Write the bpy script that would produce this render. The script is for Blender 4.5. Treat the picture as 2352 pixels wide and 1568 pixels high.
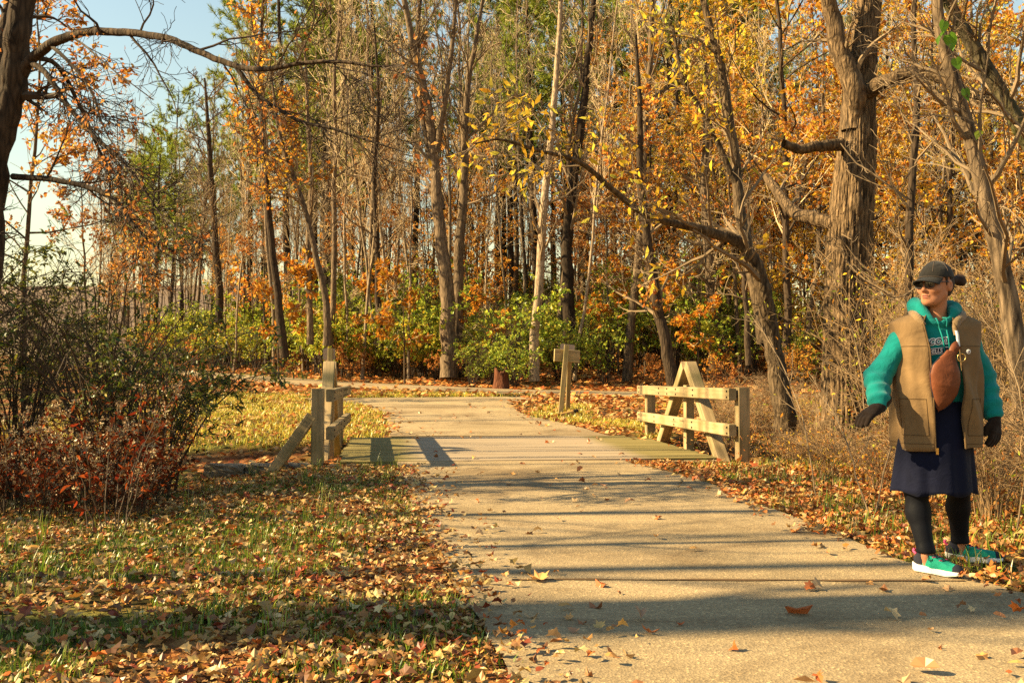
import bpy, math, random
import numpy as np
from mathutils import Vector

sc = bpy.context.scene
for _o in list(bpy.data.objects): bpy.data.objects.remove(_o)
R = math.radians

# ------------------------------------------------------------------ camera
CAMZ = 1.16
FPX = 2287.0                    # focal length for a 2352 px wide frame
PITCH = math.atan(56 / FPX)
cam_d = bpy.data.cameras.new('camera')
cam = bpy.data.objects.new('camera', cam_d); sc.collection.objects.link(cam)
cam.location = (0, 0, CAMZ)
cam.rotation_euler = (R(90) + PITCH, 0, 0)
cam_d.sensor_width = 36.0; cam_d.lens = 36.0 * FPX / 2352
cam_d.clip_start = 0.05; cam_d.clip_end = 3000
sc.camera = cam

# ------------------------------------------------------------------ sky, sun, exposure
SUN_EL = R(32)
SUN_TRAVEL = Vector((1.0, 0.09, 0)).normalized()
world = bpy.data.worlds.new('World'); sc.world = world; world.use_nodes = True
wn = world.node_tree.nodes; wl = world.node_tree.links
sky = wn.new('ShaderNodeTexSky'); sky.sky_type = 'NISHITA'; sky.sun_disc = False
sky.sun_elevation = SUN_EL; sky.sun_rotation = R(-95)
sky.air_density = 2.0; sky.dust_density = 0.0; sky.ozone_density = 1.0
wl.new(sky.outputs[0], wn['Background'].inputs['Color'])
wn['Background'].inputs['Strength'].default_value = 0.05
sun_d = bpy.data.lights.new('sun', 'SUN'); sun = bpy.data.objects.new('sun', sun_d); sc.collection.objects.link(sun)
sun_d.energy = 5.0; sun_d.angle = R(0.5); sun_d.color = (1.0, 0.79, 0.43)
sd = Vector((SUN_TRAVEL.x * math.cos(SUN_EL), SUN_TRAVEL.y * math.cos(SUN_EL), -math.sin(SUN_EL)))
sun.rotation_euler = sd.to_track_quat('-Z', 'Y').to_euler()
sun.location = (-30, 0, 25)
sc.view_settings.view_transform = 'Standard'; sc.view_settings.look = 'None'
sc.view_settings.gamma = 1.0; sc.view_settings.exposure = 1.8
sc.view_settings.use_curve_mapping = False
sc.render.engine = 'CYCLES'
cy = sc.cycles
cy.max_bounces = 4; cy.diffuse_bounces = 1; cy.glossy_bounces = 2; cy.transmission_bounces = 3
cy.transparent_max_bounces = 4; cy.caustics_reflective = False; cy.caustics_refractive = False
cy.use_denoising = False
cy.use_adaptive_sampling = False
sc.render.film_transparent = False

# ------------------------------------------------------------------ helpers
COL = sc.collection
def W(px, py, Y):
    """the point at depth Y that stands at (px, py) of a 2352 x 1568 view"""
    xc = (px - 1176) / FPX; yc = -(py - 784) / FPX
    dy = math.cos(PITCH) - yc * math.sin(PITCH); dz = math.sin(PITCH) + yc * math.cos(PITCH)
    s = Y / dy
    return np.array((xc * s, Y, CAMZ + dz * s))

def tag(o, label=None, cat=None, group=None, kind=None):
    if label: o['label'] = label
    if cat: o['category'] = cat
    if group: o['group'] = group
    if kind: o['kind'] = kind
    return o
def empty(name, loc, parent=None):
    o = bpy.data.objects.new(name, None); COL.objects.link(o); o.location = loc
    o.empty_display_size = 0.2
    if parent: o.parent = parent
    return o
def inst(name, mesh, parent=None, loc=(0, 0, 0), rot=(0, 0, 0), scl=(1, 1, 1)):
    o = bpy.data.objects.new(name, mesh); COL.objects.link(o)
    o.location = loc; o.rotation_euler = rot; o.scale = scl
    if parent: o.parent = parent
    return o

def norm(a):
    return a / (np.linalg.norm(a, axis=-1, keepdims=True) + 1e-12)

class Geo:
    def __init__(s): s.v = []; s.q = []; s.t = []; s.c = []; s.n = 0
    def add(s, v, q=None, t=None, c=None):
        v = np.asarray(v, dtype=np.float32).reshape(-1, 3)
        if q is not None and len(q): s.q.append(np.asarray(q, dtype=np.int32).reshape(-1, 4) + s.n)
        if t is not None and len(t): s.t.append(np.asarray(t, dtype=np.int32).reshape(-1, 3) + s.n)
        if c is None: c = (1, 1, 1)
        c = np.broadcast_to(np.asarray(c, dtype=np.float32), (len(v), 3))
        s.v.append(v); s.c.append(c); s.n += len(v)
        return s
    def tubes(s, P, Rr, k=4, c=None):
        """P (B,n,3), Rr (B,n)"""
        P = np.asarray(P, float); Rr = np.asarray(Rr, float)
        if P.ndim == 2: P = P[None]; Rr = Rr[None]
        B, n, _ = P.shape
        T = np.empty_like(P); T[:, 1:-1] = P[:, 2:] - P[:, :-2]; T[:, 0] = P[:, 1] - P[:, 0]; T[:, -1] = P[:, -1] - P[:, -2]
        T = norm(T)
        D = norm(P[:, -1] - P[:, 0])
        ref = np.where(np.abs(D[:, 2:3]) > 0.8, np.array([[1.0, 0.05, 0]]), np.array([[0.05, 0, 1.0]]))[:, None, :]
        U = norm(np.cross(T, np.broadcast_to(ref, T.shape))); V = np.cross(T, U)
        a = np.arange(k) / k * 2 * np.pi
        ring = P[:, :, None, :] + Rr[:, :, None, None] * (np.cos(a)[None, None, :, None] * U[:, :, None, :] + np.sin(a)[None, None, :, None] * V[:, :, None, :])
        idx = np.arange(B * n * k).reshape(B, n, k)
        a0 = idx[:, :-1, :]; a1 = idx[:, 1:, :]
        q = np.stack([a0, np.roll(a0, -1, 2), np.roll(a1, -1, 2), a1], -1).reshape(-1, 4)
        if c is not None:
            c = np.asarray(c, float)
            if c.ndim == 2: c = np.repeat(c, n * k, 0)
        s.add(ring.reshape(-1, 3), q=q, c=c)
        return s
    def leaves(s, P, D, size, col, proto, rng, roll=None, flat=False):
        """copies of a leaf outline: P base, D direction along the leaf"""
        pv, pt = proto
        N = len(P); X = norm(np.asarray(D, float))
        if flat: z = np.stack([rng.normal(0, .35, N), rng.normal(0, .35, N), np.ones(N)], -1)
        else: z = rng.normal(0, 1, (N, 3)) + np.array([0, 0, .6])
        Y = norm(np.cross(z, X)); Z = np.cross(X, Y)
        M = np.stack([X, Y, Z], 1)                       # rows: axes
        sz = np.broadcast_to(np.asarray(size, float), (N,))
        v = np.einsum('mk,nkd->nmd', pv, M) * sz[:, None, None] + np.asarray(P)[:, None, :]
        m = len(pv)
        t = (pt[None] + (np.arange(N) * m)[:, None, None]).reshape(-1, 3)
        s.add(v.reshape(-1, 3), t=t, c=np.repeat(np.asarray(col, float), m, 0))
        return s
    def box(s, cx, cy, cz, sx, sy, sz, rz=0.0, c=None):
        v = np.array([[x, y, z] for z in (-.5, .5) for y in (-.5, .5) for x in (-.5, .5)]) * (sx, sy, sz)
        ca, sa = math.cos(rz), math.sin(rz)
        v = np.stack([v[:, 0] * ca - v[:, 1] * sa + cx, v[:, 0] * sa + v[:, 1] * ca + cy, v[:, 2] + cz], -1)
        s.add(v, q=[[0, 2, 3, 1], [4, 5, 7, 6], [0, 1, 5, 4], [2, 6, 7, 3], [0, 4, 6, 2], [1, 3, 7, 5]], c=c)
        return s
    def mesh(s, name, mat, smooth=False):
        v = np.concatenate(s.v); c = np.concatenate(s.c)
        q = np.concatenate(s.q) if s.q else np.zeros((0, 4), np.int32)
        t = np.concatenate(s.t) if s.t else np.zeros((0, 3), np.int32)
        me = bpy.data.meshes.new(name)
        me.vertices.add(len(v)); me.vertices.foreach_set('co', v.astype(np.float32).ravel())
        loops = np.concatenate([q.ravel(), t.ravel()]).astype(np.int32)
        me.loops.add(len(loops)); me.loops.foreach_set('vertex_index', loops)
        nq, nt = len(q), len(t)
        me.polygons.add(nq + nt)
        ls = np.concatenate([np.arange(nq) * 4, nq * 4 + np.arange(nt) * 3]).astype(np.int32)
        me.polygons.foreach_set('loop_start', ls)
        me.polygons.foreach_set('use_smooth', np.full(nq + nt, bool(smooth), dtype=bool))
        me.update(calc_edges=True); me.validate()
        at = me.color_attributes.new('col', 'FLOAT_COLOR', 'POINT')
        if len(at.data) == len(c):
            at.data.foreach_set('color', np.concatenate([c, np.ones((len(c), 1), np.float32)], 1).astype(np.float32).ravel())
        if mat: me.materials.append(mat)
        return me
    def obj(s, name, mat, parent=None, smooth=False, loc=(0, 0, 0)):
        return inst(name, s.mesh(name, mat, smooth), parent, loc)

def vnoise(x, y, seed=0):
    x = np.asarray(x, float); y = np.asarray(y, float)
    xi = np.floor(x).astype(np.int64); yi = np.floor(y).astype(np.int64)
    fx = x - xi; fy = y - yi; fx = fx * fx * (3 - 2 * fx); fy = fy * fy * (3 - 2 * fy)
    def hsh(a, b):
        h = (a * 374761393 + b * 668265263 + seed * 974711) & 0x7fffffff
        h = ((h ^ (h >> 13)) * 1274126177) & 0x7fffffff
        return ((h ^ (h >> 16)) & 0xffff) / 65535.0
    return (hsh(xi, yi) * (1 - fx) + hsh(xi + 1, yi) * fx) * (1 - fy) + (hsh(xi, yi + 1) * (1 - fx) + hsh(xi + 1, yi + 1) * fx) * fy

def curve(pts, n):
    """Catmull-Rom through the given points, n samples"""
    p = np.asarray(pts, float)
    if len(p) == 2: p = np.stack([p[0], (p[0] + p[1]) / 2, p[1]])
    e = np.vstack([2 * p[0] - p[1], p, 2 * p[-1] - p[-2]])
    u = np.linspace(0, len(p) - 1 - 1e-6, n); i = u.astype(int); f = (u - i)[:, None]
    a, b, c_, d = e[i], e[i + 1], e[i + 2], e[i + 3]
    return .5 * ((2 * b) + (-a + c_) * f + (2 * a - 5 * b + 4 * c_ - d) * f ** 2 + (-a + 3 * b - 3 * c_ + d) * f ** 3)

def spawn(P, Rr, per, t0, t1, ang, lenf, rf, n, rng, up=0.1, wob=0.12, taper=.25, lmin=0.0, bias=None):
    """children branching off each polyline of P"""
    P = np.asarray(P, float); Rr = np.asarray(Rr, float)
    if P.ndim == 2: P = P[None]; Rr = Rr[None]
    B, m, _ = P.shape
    L = np.linalg.norm(np.diff(P, axis=1), axis=2).sum(1)
    b = np.repeat(np.arange(B), per); M = len(b)
    t = (np.tile(np.arange(per), B) + rng.random(M)) / per * (t1 - t0) + t0
    u = t * (m - 1); i = np.minimum(u.astype(int), m - 2); f = (u - i)[:, None]
    p = P[b, i] * (1 - f) + P[b, i + 1] * f
    T = norm(P[b, i + 1] - P[b, i])
    r = (Rr[b, i] * (1 - f[:, 0]) + Rr[b, i + 1] * f[:, 0])
    az = rng.normal(0, 1, (M, 3))
    if bias is not None: az = az + np.asarray(bias)
    perp = norm(az - (az * T).sum(1, keepdims=True) * T)
    a = rng.normal(ang, .16, M)[:, None]
    D = norm(np.cos(a) * T + np.sin(a) * perp)
    ln = np.maximum(L[b] * lenf * (1 - .6 * (t - t0) / max(1e-6, 1 - t0)) * rng.uniform(.55, 1.2, M), lmin)
    out = np.empty((M, n, 3)); out[:, 0] = p
    st = (ln / (n - 1))[:, None]
    for k in range(1, n):
        D = norm(D + np.array([0, 0, up / (n - 1) * 2]) + rng.normal(0, wob, (M, 3)))
        out[:, k] = out[:, k - 1] + D * st
    r0 = np.minimum(r * rf * rng.uniform(.7, 1.1, M), r * .8)
    rad = r0[:, None] * np.linspace(1, taper, n)[None]
    return out, rad

def on_twigs(P, per, rng, t0=.2, hang=0.3, spread=.7):
    """leaf bases and directions along twigs"""
    B, m, _ = P.shape
    b = np.repeat(np.arange(B), per); M = len(b)
    u = rng.uniform(t0, 1, M) * (m - 1); i = np.minimum(u.astype(int), m - 2); f = (u - i)[:, None]
    p = P[b, i] * (1 - f) + P[b, i + 1] * f
    d = norm(norm(P[b, i + 1] - P[b, i]) + rng.normal(0, spread, (M, 3)) + np.array([0, 0, -hang]))
    return p, d
def pick(pal, n, rng, jit=.18):
    pal = np.asarray(pal, float)
    c = pal[rng.integers(0, len(pal), n)]
    return np.clip(c * rng.uniform(1 - jit, 1 + jit, (n, 1)) * rng.uniform(.93, 1.07, (n, 3)), 0, .95)

# leaf outlines: x along the leaf, y across, z up
def fan(outline, centre, curl=0.0, fold=0.0, seed=0):
    o = np.asarray(outline, float); rr = random.Random(seed)
    pts = [centre] + [tuple(p) for p in o]
    v = []
    for x, y in pts:
        z = curl * ((x - .5) ** 2 * 1.6 - .25) + fold * abs(y) + (rr.uniform(-.06, .06) if (x, y) != centre else 0)
        v.append((x, y, z))
    n = len(o); t = [(0, 1 + i, 1 + (i + 1) % n) for i in range(n)]
    return np.array(v), np.array(t)
LEAF2 = (np.array([(0, 0, 0), (.5, .3, .08), (1, 0, -.05), (.5, -.3, .08)]), np.array([(0, 2, 1), (0, 3, 2)]))
LEAF_LONG = (np.array([(0, 0, 0), (.35, .17, .05), (.7, .13, .0), (1, 0, -.12), (.7, -.13, .0), (.35, -.17, .05)]), np.array([(0, 5, 1), (1, 5, 4), (1, 4, 2), (2, 4, 3)]))
OVAL = [(0, 0), (.2, .2), (.5, .29), (.8, .18), (1, 0), (.8, -.18), (.5, -.29), (.2, -.2)]
MAPLE = [(0, 0), (.12, .2), (.02, .42), (.3, .36), (.42, .55), (.58, .3), (.72, .26), (1, 0), (.74, -.24), (.6, -.32), (.44, -.54), (.3, -.34), (.04, -.44), (.12, -.18)]
OAK = [(0, 0), (.15, .12), (.28, .3), (.38, .14), (.55, .34), (.63, .15), (.82, .24), (1, .03), (.82, -.2), (.66, -.14), (.55, -.33), (.4, -.15), (.26, -.27), (.13, -.1)]
LITTER = [fan(OVAL, (.5, 0), .9, .25, 1), fan(OVAL, (.5, 0), -.7, -.3, 2), fan(MAPLE, (.4, 0), .7, .3, 3), fan(MAPLE, (.4, 0), -.6, .45, 4),
          fan(OAK, (.5, 0), 1.0, -.2, 5), fan(OAK, (.5, 0), -.5, .5, 6), fan(MAPLE, (.4, 0), .3, -.5, 7), fan(OVAL, (.5, 0), .2, .7, 8)]
FLAT4 = [(np.array([(0, 0, 0), (.45, .38, .1), (1, 0, .16), (.5, -.36, .02)]), np.array([(0, 2, 1), (0, 3, 2)])),
         (np.array([(0, 0, .1), (.5, .3, -.03), (1, .05, .1), (.45, -.4, .14)]), np.array([(0, 2, 1), (0, 3, 2)]))]

# ------------------------------------------------------------------ materials
def new_mat(name):
    m = bpy.data.materials.new(name); m.use_nodes = True
    nt = m.node_tree; nt.nodes.clear()
    out = nt.nodes.new('ShaderNodeOutputMaterial')
    return m, nt.nodes, nt.links, out
def N(nodes, t, **kw):
    n = nodes.new(t)
    for k, v in kw.items():
        if k in n.inputs.keys(): n.inputs[k].default_value = v
        else: setattr(n, k, v)
    return n
def ramp(nodes, stops):
    r = nodes.new('ShaderNodeValToRGB'); e = r.color_ramp.elements
    while len(e) > 1: e.remove(e[-1])
    e[0].position = stops[0][0]; e[0].color = (*stops[0][1], 1)
    for p, c in stops[1:]:
        x = e.new(p); x.color = (*c, 1)
    return r
def leaf_mat(name, trans=.35, gloss=0.0, rnd=.25):
    m, n, l, out = new_mat(name)
    at = N(n, 'ShaderNodeAttribute'); at.attribute_name = 'col'
    oi = n.new('ShaderNodeObjectInfo')
    mr = N(n, 'ShaderNodeMapRange'); mr.inputs['To Min'].default_value = 1 - rnd; mr.inputs['To Max'].default_value = 1 + rnd * .6
    l.new(oi.outputs['Random'], mr.inputs['Value'])
    hs = n.new('ShaderNodeHueSaturation'); l.new(at.outputs['Color'], hs.inputs['Color']); l.new(mr.outputs[0], hs.inputs['Value'])
    di = n.new('ShaderNodeBsdfDiffuse'); tr = n.new('ShaderNodeBsdfTranslucent'); mx = n.new('ShaderNodeMixShader')
    mx.inputs[0].default_value = trans
    l.new(hs.outputs[0], di.inputs['Color']); l.new(hs.outputs[0], tr.inputs['Color'])
    l.new(di.outputs[0], mx.inputs[1]); l.new(tr.outputs[0], mx.inputs[2])
    last = mx
    if gloss > 0:
        gl = N(n, 'ShaderNodeBsdfGlossy'); gl.inputs['Roughness'].default_value = .38; gl.inputs['Color'].default_value = (1, 1, 1, 1)
        m2 = n.new('ShaderNodeMixShader'); m2.inputs[0].default_value = gloss
        l.new(mx.outputs[0], m2.inputs[1]); l.new(gl.outputs[0], m2.inputs[2]); last = m2
    l.new(last.outputs[0], out.inputs['Surface'])
    return m
def bark_mat(name, dark, light, scale=7.0, stretch=.18, bump=.6, moss=None, fine=3.0):
    m, n, l, out = new_mat(name)
    tc = n.new('ShaderNodeTexCoord'); mp = n.new('ShaderNodeMapping'); mp.inputs['Scale'].default_value = (scale, scale, scale * stretch)
    l.new(tc.outputs['Object'], mp.inputs['Vector'])
    n1 = N(n, 'ShaderNodeTexNoise', Scale=1.6, Detail=5.0, Roughness=.65); l.new(mp.outputs[0], n1.inputs['Vector'])
    vo = N(n, 'ShaderNodeTexVoronoi', Scale=2.0); vo.feature = 'DISTANCE_TO_EDGE'; l.new(mp.outputs[0], vo.inputs['Vector'])
    mu = N(n, 'ShaderNodeMath', operation='MULTIPLY_ADD'); l.new(vo.outputs['Distance'], mu.inputs[0]); mu.inputs[1].default_value = .9; l.new(n1.outputs['Fac'], mu.inputs[2])
    rp = ramp(n, [(.33, dark), (.62, tuple((a + b) / 2 for a, b in zip(dark, light))), (.95, light)]); l.new(mu.outputs[0], rp.inputs[0])
    colo = rp.outputs[0]
    if moss:
        n2 = N(n, 'ShaderNodeTexNoise', Scale=1.3, Detail=3.0); l.new(tc.outputs['Object'], n2.inputs['Vector'])
        r2 = ramp(n, [(.5, (0, 0, 0)), (.68, (1, 1, 1))]); l.new(n2.outputs['Fac'], r2.inputs[0])
        mi = N(n, 'ShaderNodeMix', data_type='RGBA'); l.new(r2.outputs[0], mi.inputs[0]); l.new(colo, mi.inputs[6]); mi.inputs[7].default_value = (*moss, 1); colo = mi.outputs[2]
    oi = n.new('ShaderNodeObjectInfo'); mr = N(n, 'ShaderNodeMapRange'); mr.inputs['To Min'].default_value = .7; mr.inputs['To Max'].default_value = 1.2
    l.new(oi.outputs['Random'], mr.inputs['Value'])
    hs = n.new('ShaderNodeHueSaturation'); l.new(colo, hs.inputs['Color']); l.new(mr.outputs[0], hs.inputs['Value'])
    bs = N(n, 'ShaderNodeBsdfPrincipled', Roughness=.9); bs.inputs['Specular IOR Level'].default_value = .15
    l.new(hs.outputs[0], bs.inputs['Base Color'])
    if bump > 0:
        bp = N(n, 'ShaderNodeBump', Strength=bump, Distance=.05); l.new(mu.outputs[0], bp.inputs['Height']); l.new(bp.outputs[0], bs.inputs['Normal'])
    l.new(bs.outputs[0], out.inputs['Surface'])
    return m
def plain_mat(name, col, rough=.8, metal=0.0, noise=.12, nscale=30.0, bump=0.0, spec=.3, sheen=0.0, stretch=(1, 1, 1)):
    m, n, l, out = new_mat(name)
    tc = n.new('ShaderNodeTexCoord'); mp = n.new('ShaderNodeMapping'); mp.inputs['Scale'].default_value = stretch; l.new(tc.outputs['Object'], mp.inputs['Vector'])
    nz = N(n, 'ShaderNodeTexNoise', Scale=nscale, Detail=4.0, Roughness=.6); l.new(mp.outputs[0], nz.inputs['Vector'])
    mr = N(n, 'ShaderNodeMapRange'); mr.inputs['From Min'].default_value = .25; mr.inputs['From Max'].default_value = .75
    mr.inputs['To Min'].default_value = 1 - noise; mr.inputs['To Max'].default_value = 1 + noise; l.new(nz.outputs['Fac'], mr.inputs['Value'])
    hs = n.new('ShaderNodeHueSaturation'); hs.inputs['Color'].default_value = (*col, 1); l.new(mr.outputs[0], hs.inputs['Value'])
    bs = N(n, 'ShaderNodeBsdfPrincipled', Roughness=rough, Metallic=metal); bs.inputs['Specular IOR Level'].default_value = spec
    if sheen: bs.inputs['Sheen Weight'].default_value = sheen
    l.new(hs.outputs[0], bs.inputs['Base Color'])
    if bump:
        bp = N(n, 'ShaderNodeBump', Strength=bump, Distance=.01); l.new(nz.outputs['Fac'], bp.inputs['Height']); l.new(bp.outputs[0], bs.inputs['Normal'])
    l.new(bs.outputs[0], out.inputs['Surface'])
    return m
def timber_mat(name, base, green, axis='X'):
    m, n, l, out = new_mat(name)
    tc = n.new('ShaderNodeTexCoord'); mp = n.new('ShaderNodeMapping')
    s = {'X': (1.2, 22, 22), 'Y': (22, 1.2, 22), 'Z': (22, 22, 1.2)}[axis]
    mp.inputs['Scale'].default_value = s; l.new(tc.outputs['Object'], mp.inputs['Vector'])
    oi = n.new('ShaderNodeObjectInfo'); ad = N(n, 'ShaderNodeVectorMath', operation='ADD'); l.new(mp.outputs[0], ad.inputs[0])
    cm = n.new('ShaderNodeCombineXYZ'); sm = N(n, 'ShaderNodeMath', operation='MULTIPLY'); l.new(oi.outputs['Random'], sm.inputs[0]); sm.inputs[1].default_value = 37.0
    l.new(sm.outputs[0], cm.inputs[0]); l.new(sm.outputs[0], cm.inputs[1]); l.new(cm.outputs[0], ad.inputs[1])
    n1 = N(n, 'ShaderNodeTexNoise', Scale=1.0, Detail=5.0, Roughness=.6, Distortion=.4); l.new(ad.outputs[0], n1.inputs['Vector'])
    rp = ramp(n, [(.3, tuple(c * .55 for c in base)), (.5, base), (.72, tuple(min(1, c * 1.25) for c in base))]); l.new(n1.outputs['Fac'], rp.inputs[0])
    n2 = N(n, 'ShaderNodeTexNoise', Scale=2.2, Detail=3.0); l.new(tc.outputs['Object'], n2.inputs['Vector'])
    r2 = ramp(n, [(.45, (0, 0, 0)), (.7, (.8, .8, .8))]); l.new(n2.outputs['Fac'], r2.inputs[0])
    mi = N(n, 'ShaderNodeMix', data_type='RGBA'); l.new(r2.outputs[0], mi.inputs[0]); l.new(rp.outputs[0], mi.inputs[6]); mi.inputs[7].default_value = (*green, 1)
    mr = N(n, 'ShaderNodeMapRange'); mr.inputs['To Min'].default_value = .8; mr.inputs['To Max'].default_value = 1.15; l.new(oi.outputs['Random'], mr.inputs['Value'])
    hs = n.new('ShaderNodeHueSaturation'); l.new(mi.outputs[2], hs.inputs['Color']); l.new(mr.outputs[0], hs.inputs['Value'])
    bs = N(n, 'ShaderNodeBsdfPrincipled', Roughness=.75); bs.inputs['Specular IOR Level'].default_value = .25
    l.new(hs.outputs[0], bs.inputs['Base Color'])
    bp = N(n, 'ShaderNodeBump', Strength=.4, Distance=.006); l.new(n1.outputs['Fac'], bp.inputs['Height']); l.new(bp.outputs[0], bs.inputs['Normal'])
    l.new(bs.outputs[0], out.inputs['Surface'])
    return m

M_LEAF = leaf_mat('autumn_leaf', .48)
M_GREEN = leaf_mat('green_leaf', .45, .012)
M_LITTER = leaf_mat('dry_leaf', .15, 0.02, .0)
M_GRASS = leaf_mat('grass_blade', .3, .03, .0)
M_NEEDLE = leaf_mat('pine_needle', .25, .02, .2)
M_BARK = bark_mat('bark_grey', (.03, .02, .012), (.235, .16, .095), 9, .2, .5)
M_BARKD = bark_mat('bark_dark', (.012, .008, .005), (.085, .055, .033), 10, .2, .5)
M_BARKP = bark_mat('bark_pale', (.09, .06, .038), (.44, .32, .2), 12, .25, .3)
M_BARKH = bark_mat('bark_rugged', (.016, .010, .006), (.26, .165, .085), 10, .24, 1.0, fine=4)
M_BARKM = bark_mat('bark_mossy', (.03, .024, .013), (.17, .13, .07), 9, .3, .8, (.11, .11, .03))
M_TWIG = plain_mat('dry_twig', (.50, .36, .2), .9, noise=.35, nscale=4)
M_TWIGD = plain_mat('dark_twig', (.20, .135, .075), .9, noise=.35, nscale=4)
M_STEM = plain_mat('shrub_stem', (.06, .038, .022), .85, noise=.3, nscale=6)
M_STRAW = plain_mat('dry_stalk', (.25, .155, .075), .9, noise=.35, nscale=5)
# ================================================================== ground
XR = np.array([-60, -25, -15, -10, -6, 0, 6, 12, 30.]); YR = np.array([84, 53, 42, 36, 31, 26.3, 24.2, 23, 21.])
XZ = np.array([-60, -25, -15, -6, 0, 6, 12, 30.]); ZR = np.array([3.0, 1.5, .95, .62, .47, .42, .38, .35])
def road_y(x): return np.interp(x, XR, YR)
def hgt(x, y):
    x = np.asarray(x, float); y = np.asarray(y, float)
    yr = road_y(x); zr = np.interp(x, XZ, ZR)
    t = np.clip((y - 15.5) / (yr - 15.5), 0, 1)
    z = zr * (t * t * (3 - 2 * t) * .5 + t * .5)
    s = np.maximum(0, y - yr - 2.2)
    z = z + 8.5 * np.tanh(.105 * s * (s / (s + 5)) / 8.5)
    w = np.clip((-x - 14) / 22, 0, 1); z = z + w * 5.5 * np.tanh(np.maximum(0, y - 48) * .075 / 5.5)
    cx = y - 13.9 + .12 * x
    z = z - (.55 * np.exp(-(cx / 1.05) ** 2)) * np.clip((np.abs(x + .1) - 1.5) / 1.2, 0.15, 1)
    # left bank falls away a little beside the path
    z = z - .20 * np.clip((-x - 2.2) / 1.6, 0, 1) * np.exp(-((y - 10.8) / 2.2) ** 2)
    z = z - .12 * np.clip((x - 3.3) / 1.5, 0, 1) * np.exp(-((y - 8) / 4) ** 2)
    return z
PLY = np.array([-4, 2.5, 3.64, 4.5, 5.77, 7.8, 10, 12.06, 16.1, 17.5, 19.8, 22.0, 24]); PLX = np.array([1.0, .28, .02, -.13, -.39, -.74, -1.07, -1.38, -1.95, -2.1, -2.5, -3.25, -5.2])
PRY = np.array([-4, 2, 4.7, 5.41, 5.9, 7.17, 9.8, 12.06, 15.8, 17.3, 19.8, 22.0, 24]); PRX = np.array([4.0, 3.1, 2.62, 2.44, 2.28, 2.16, 1.92, 1.4, 1.6, 1.25, .25, -.05, .9])
def pl(y): return np.interp(y, PLY, PLX)
def pr(y): return np.interp(y, PRY, PRX)
def off_path(x, y):
    """distance off the paved surfaces (negative on them)"""
    d = np.maximum(pl(y) - x, x - pr(y))
    d = np.where(y > 24.2, 9, d)
    yr = road_y(x); ny = np.abs(y - yr) / np.sqrt(1 + np.where(x < -6, 3.0, np.where(x < 0, .7, .15)))
    return np.minimum(d, ny - 1.55)

def ground_material():
    m, n, l, out = new_mat('ground_soil')
    tc = n.new('ShaderNodeTexCoord')
    n1 = N(n, 'ShaderNodeTexNoise', Scale=9.0, Detail=6.0, Roughness=.7); l.new(tc.outputs['Object'], n1.inputs['Vector'])
    vo = N(n, 'ShaderNodeTexVoronoi', Scale=11.0); l.new(tc.outputs['Object'], vo.inputs['Vector'])
    rp = ramp(n, [(.0, (.05, .022, .009)), (.3, (.15, .055, .018)), (.5, (.26, .10, .03)), (.7, (.34, .15, .05)), (.9, (.2, .06, .02))])
    sp = n.new('ShaderNodeSeparateColor'); l.new(vo.outputs['Color'], sp.inputs[0]); l.new(sp.outputs[0], rp.inputs[0])
    n2 = N(n, 'ShaderNodeTexNoise', Scale=.55, Detail=3.0); l.new(tc.outputs['Object'], n2.inputs['Vector'])
    r2 = ramp(n, [(.45, (0, 0, 0)), (.62, (1, 1, 1))]); l.new(n2.outputs['Fac'], r2.inputs[0])
    mi = N(n, 'ShaderNodeMix', data_type='RGBA'); mi.blend_type = 'MIX'
    l.new(r2.outputs[0], mi.inputs[0]); l.new(rp.outputs[0], mi.inputs[6])
    rg = ramp(n, [(.35, (.03, .035, .008)), (.6, (.13, .12, .025)), (.75, (.2, .15, .04))]); l.new(n1.outputs['Fac'], rg.inputs[0])
    l.new(rg.outputs[0], mi.inputs[7])
    # the open ploughed field in the far left: earthy brown rows
    at = N(n, 'ShaderNodeAttribute'); at.attribute_name = 'col'; sp2 = n.new('ShaderNodeSeparateColor'); l.new(at.outputs['Color'], sp2.inputs[0])
    m3 = N(n, 'ShaderNodeMix', data_type='RGBA'); l.new(sp2.outputs[0], m3.inputs[0]); l.new(mi.outputs[2], m3.inputs[6])
    rf = ramp(n, [(.35, (.13, .085, .055)), (.65, (.24, .165, .11))]); l.new(n1.outputs['Fac'], rf.inputs[0]); l.new(rf.outputs[0], m3.inputs[7])
    bs = N(n, 'ShaderNodeBsdfPrincipled', Roughness=.95); bs.inputs['Specular IOR Level'].default_value = .1
    l.new(m3.outputs[2], bs.inputs['Base Color'])
    bp = N(n, 'ShaderNodeBump', Strength=.8, Distance=.05); l.new(n1.outputs['Fac'], bp.inputs['Height']); l.new(bp.outputs[0], bs.inputs['Normal'])
    l.new(bs.outputs[0], out.inputs['Surface'])
    return m
def warp(n, lo, hi, c, tight):
    u = np.linspace(-1, 1, n); s = np.sinh(u * tight) / np.sinh(tight)
    return np.where(s < 0, c + (c - lo) * s, c + (hi - c) * s)
gx = warp(281, -700, 700, 0, 6.2); gy = warp(321, -250, 900, 12, 6.0)
GX, GY = np.meshgrid(gx, gy)
GZ = hgt(GX, GY)
fieldm = np.clip((-GX - 16 - .12 * (GY - 40)) / 3, 0, 1) * np.clip((GY - road_y(GX) * .75 - 12) / 6, 0, 1)
idx = np.arange(GX.size).reshape(GX.shape)
q = np.stack([idx[:-1, :-1], idx[:-1, 1:], idx[1:, 1:], idx[1:, :-1]], -1).reshape(-1, 4)
g = Geo(); g.add(np.stack([GX, GY, GZ], -1).reshape(-1, 3), q=q, c=np.repeat(fieldm.reshape(-1, 1), 3, 1))
ground = g.obj('ground', ground_material(), smooth=True); tag(ground, 'leaf covered soil sloping up from the path to the woods', 'ground', kind='structure')

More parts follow.
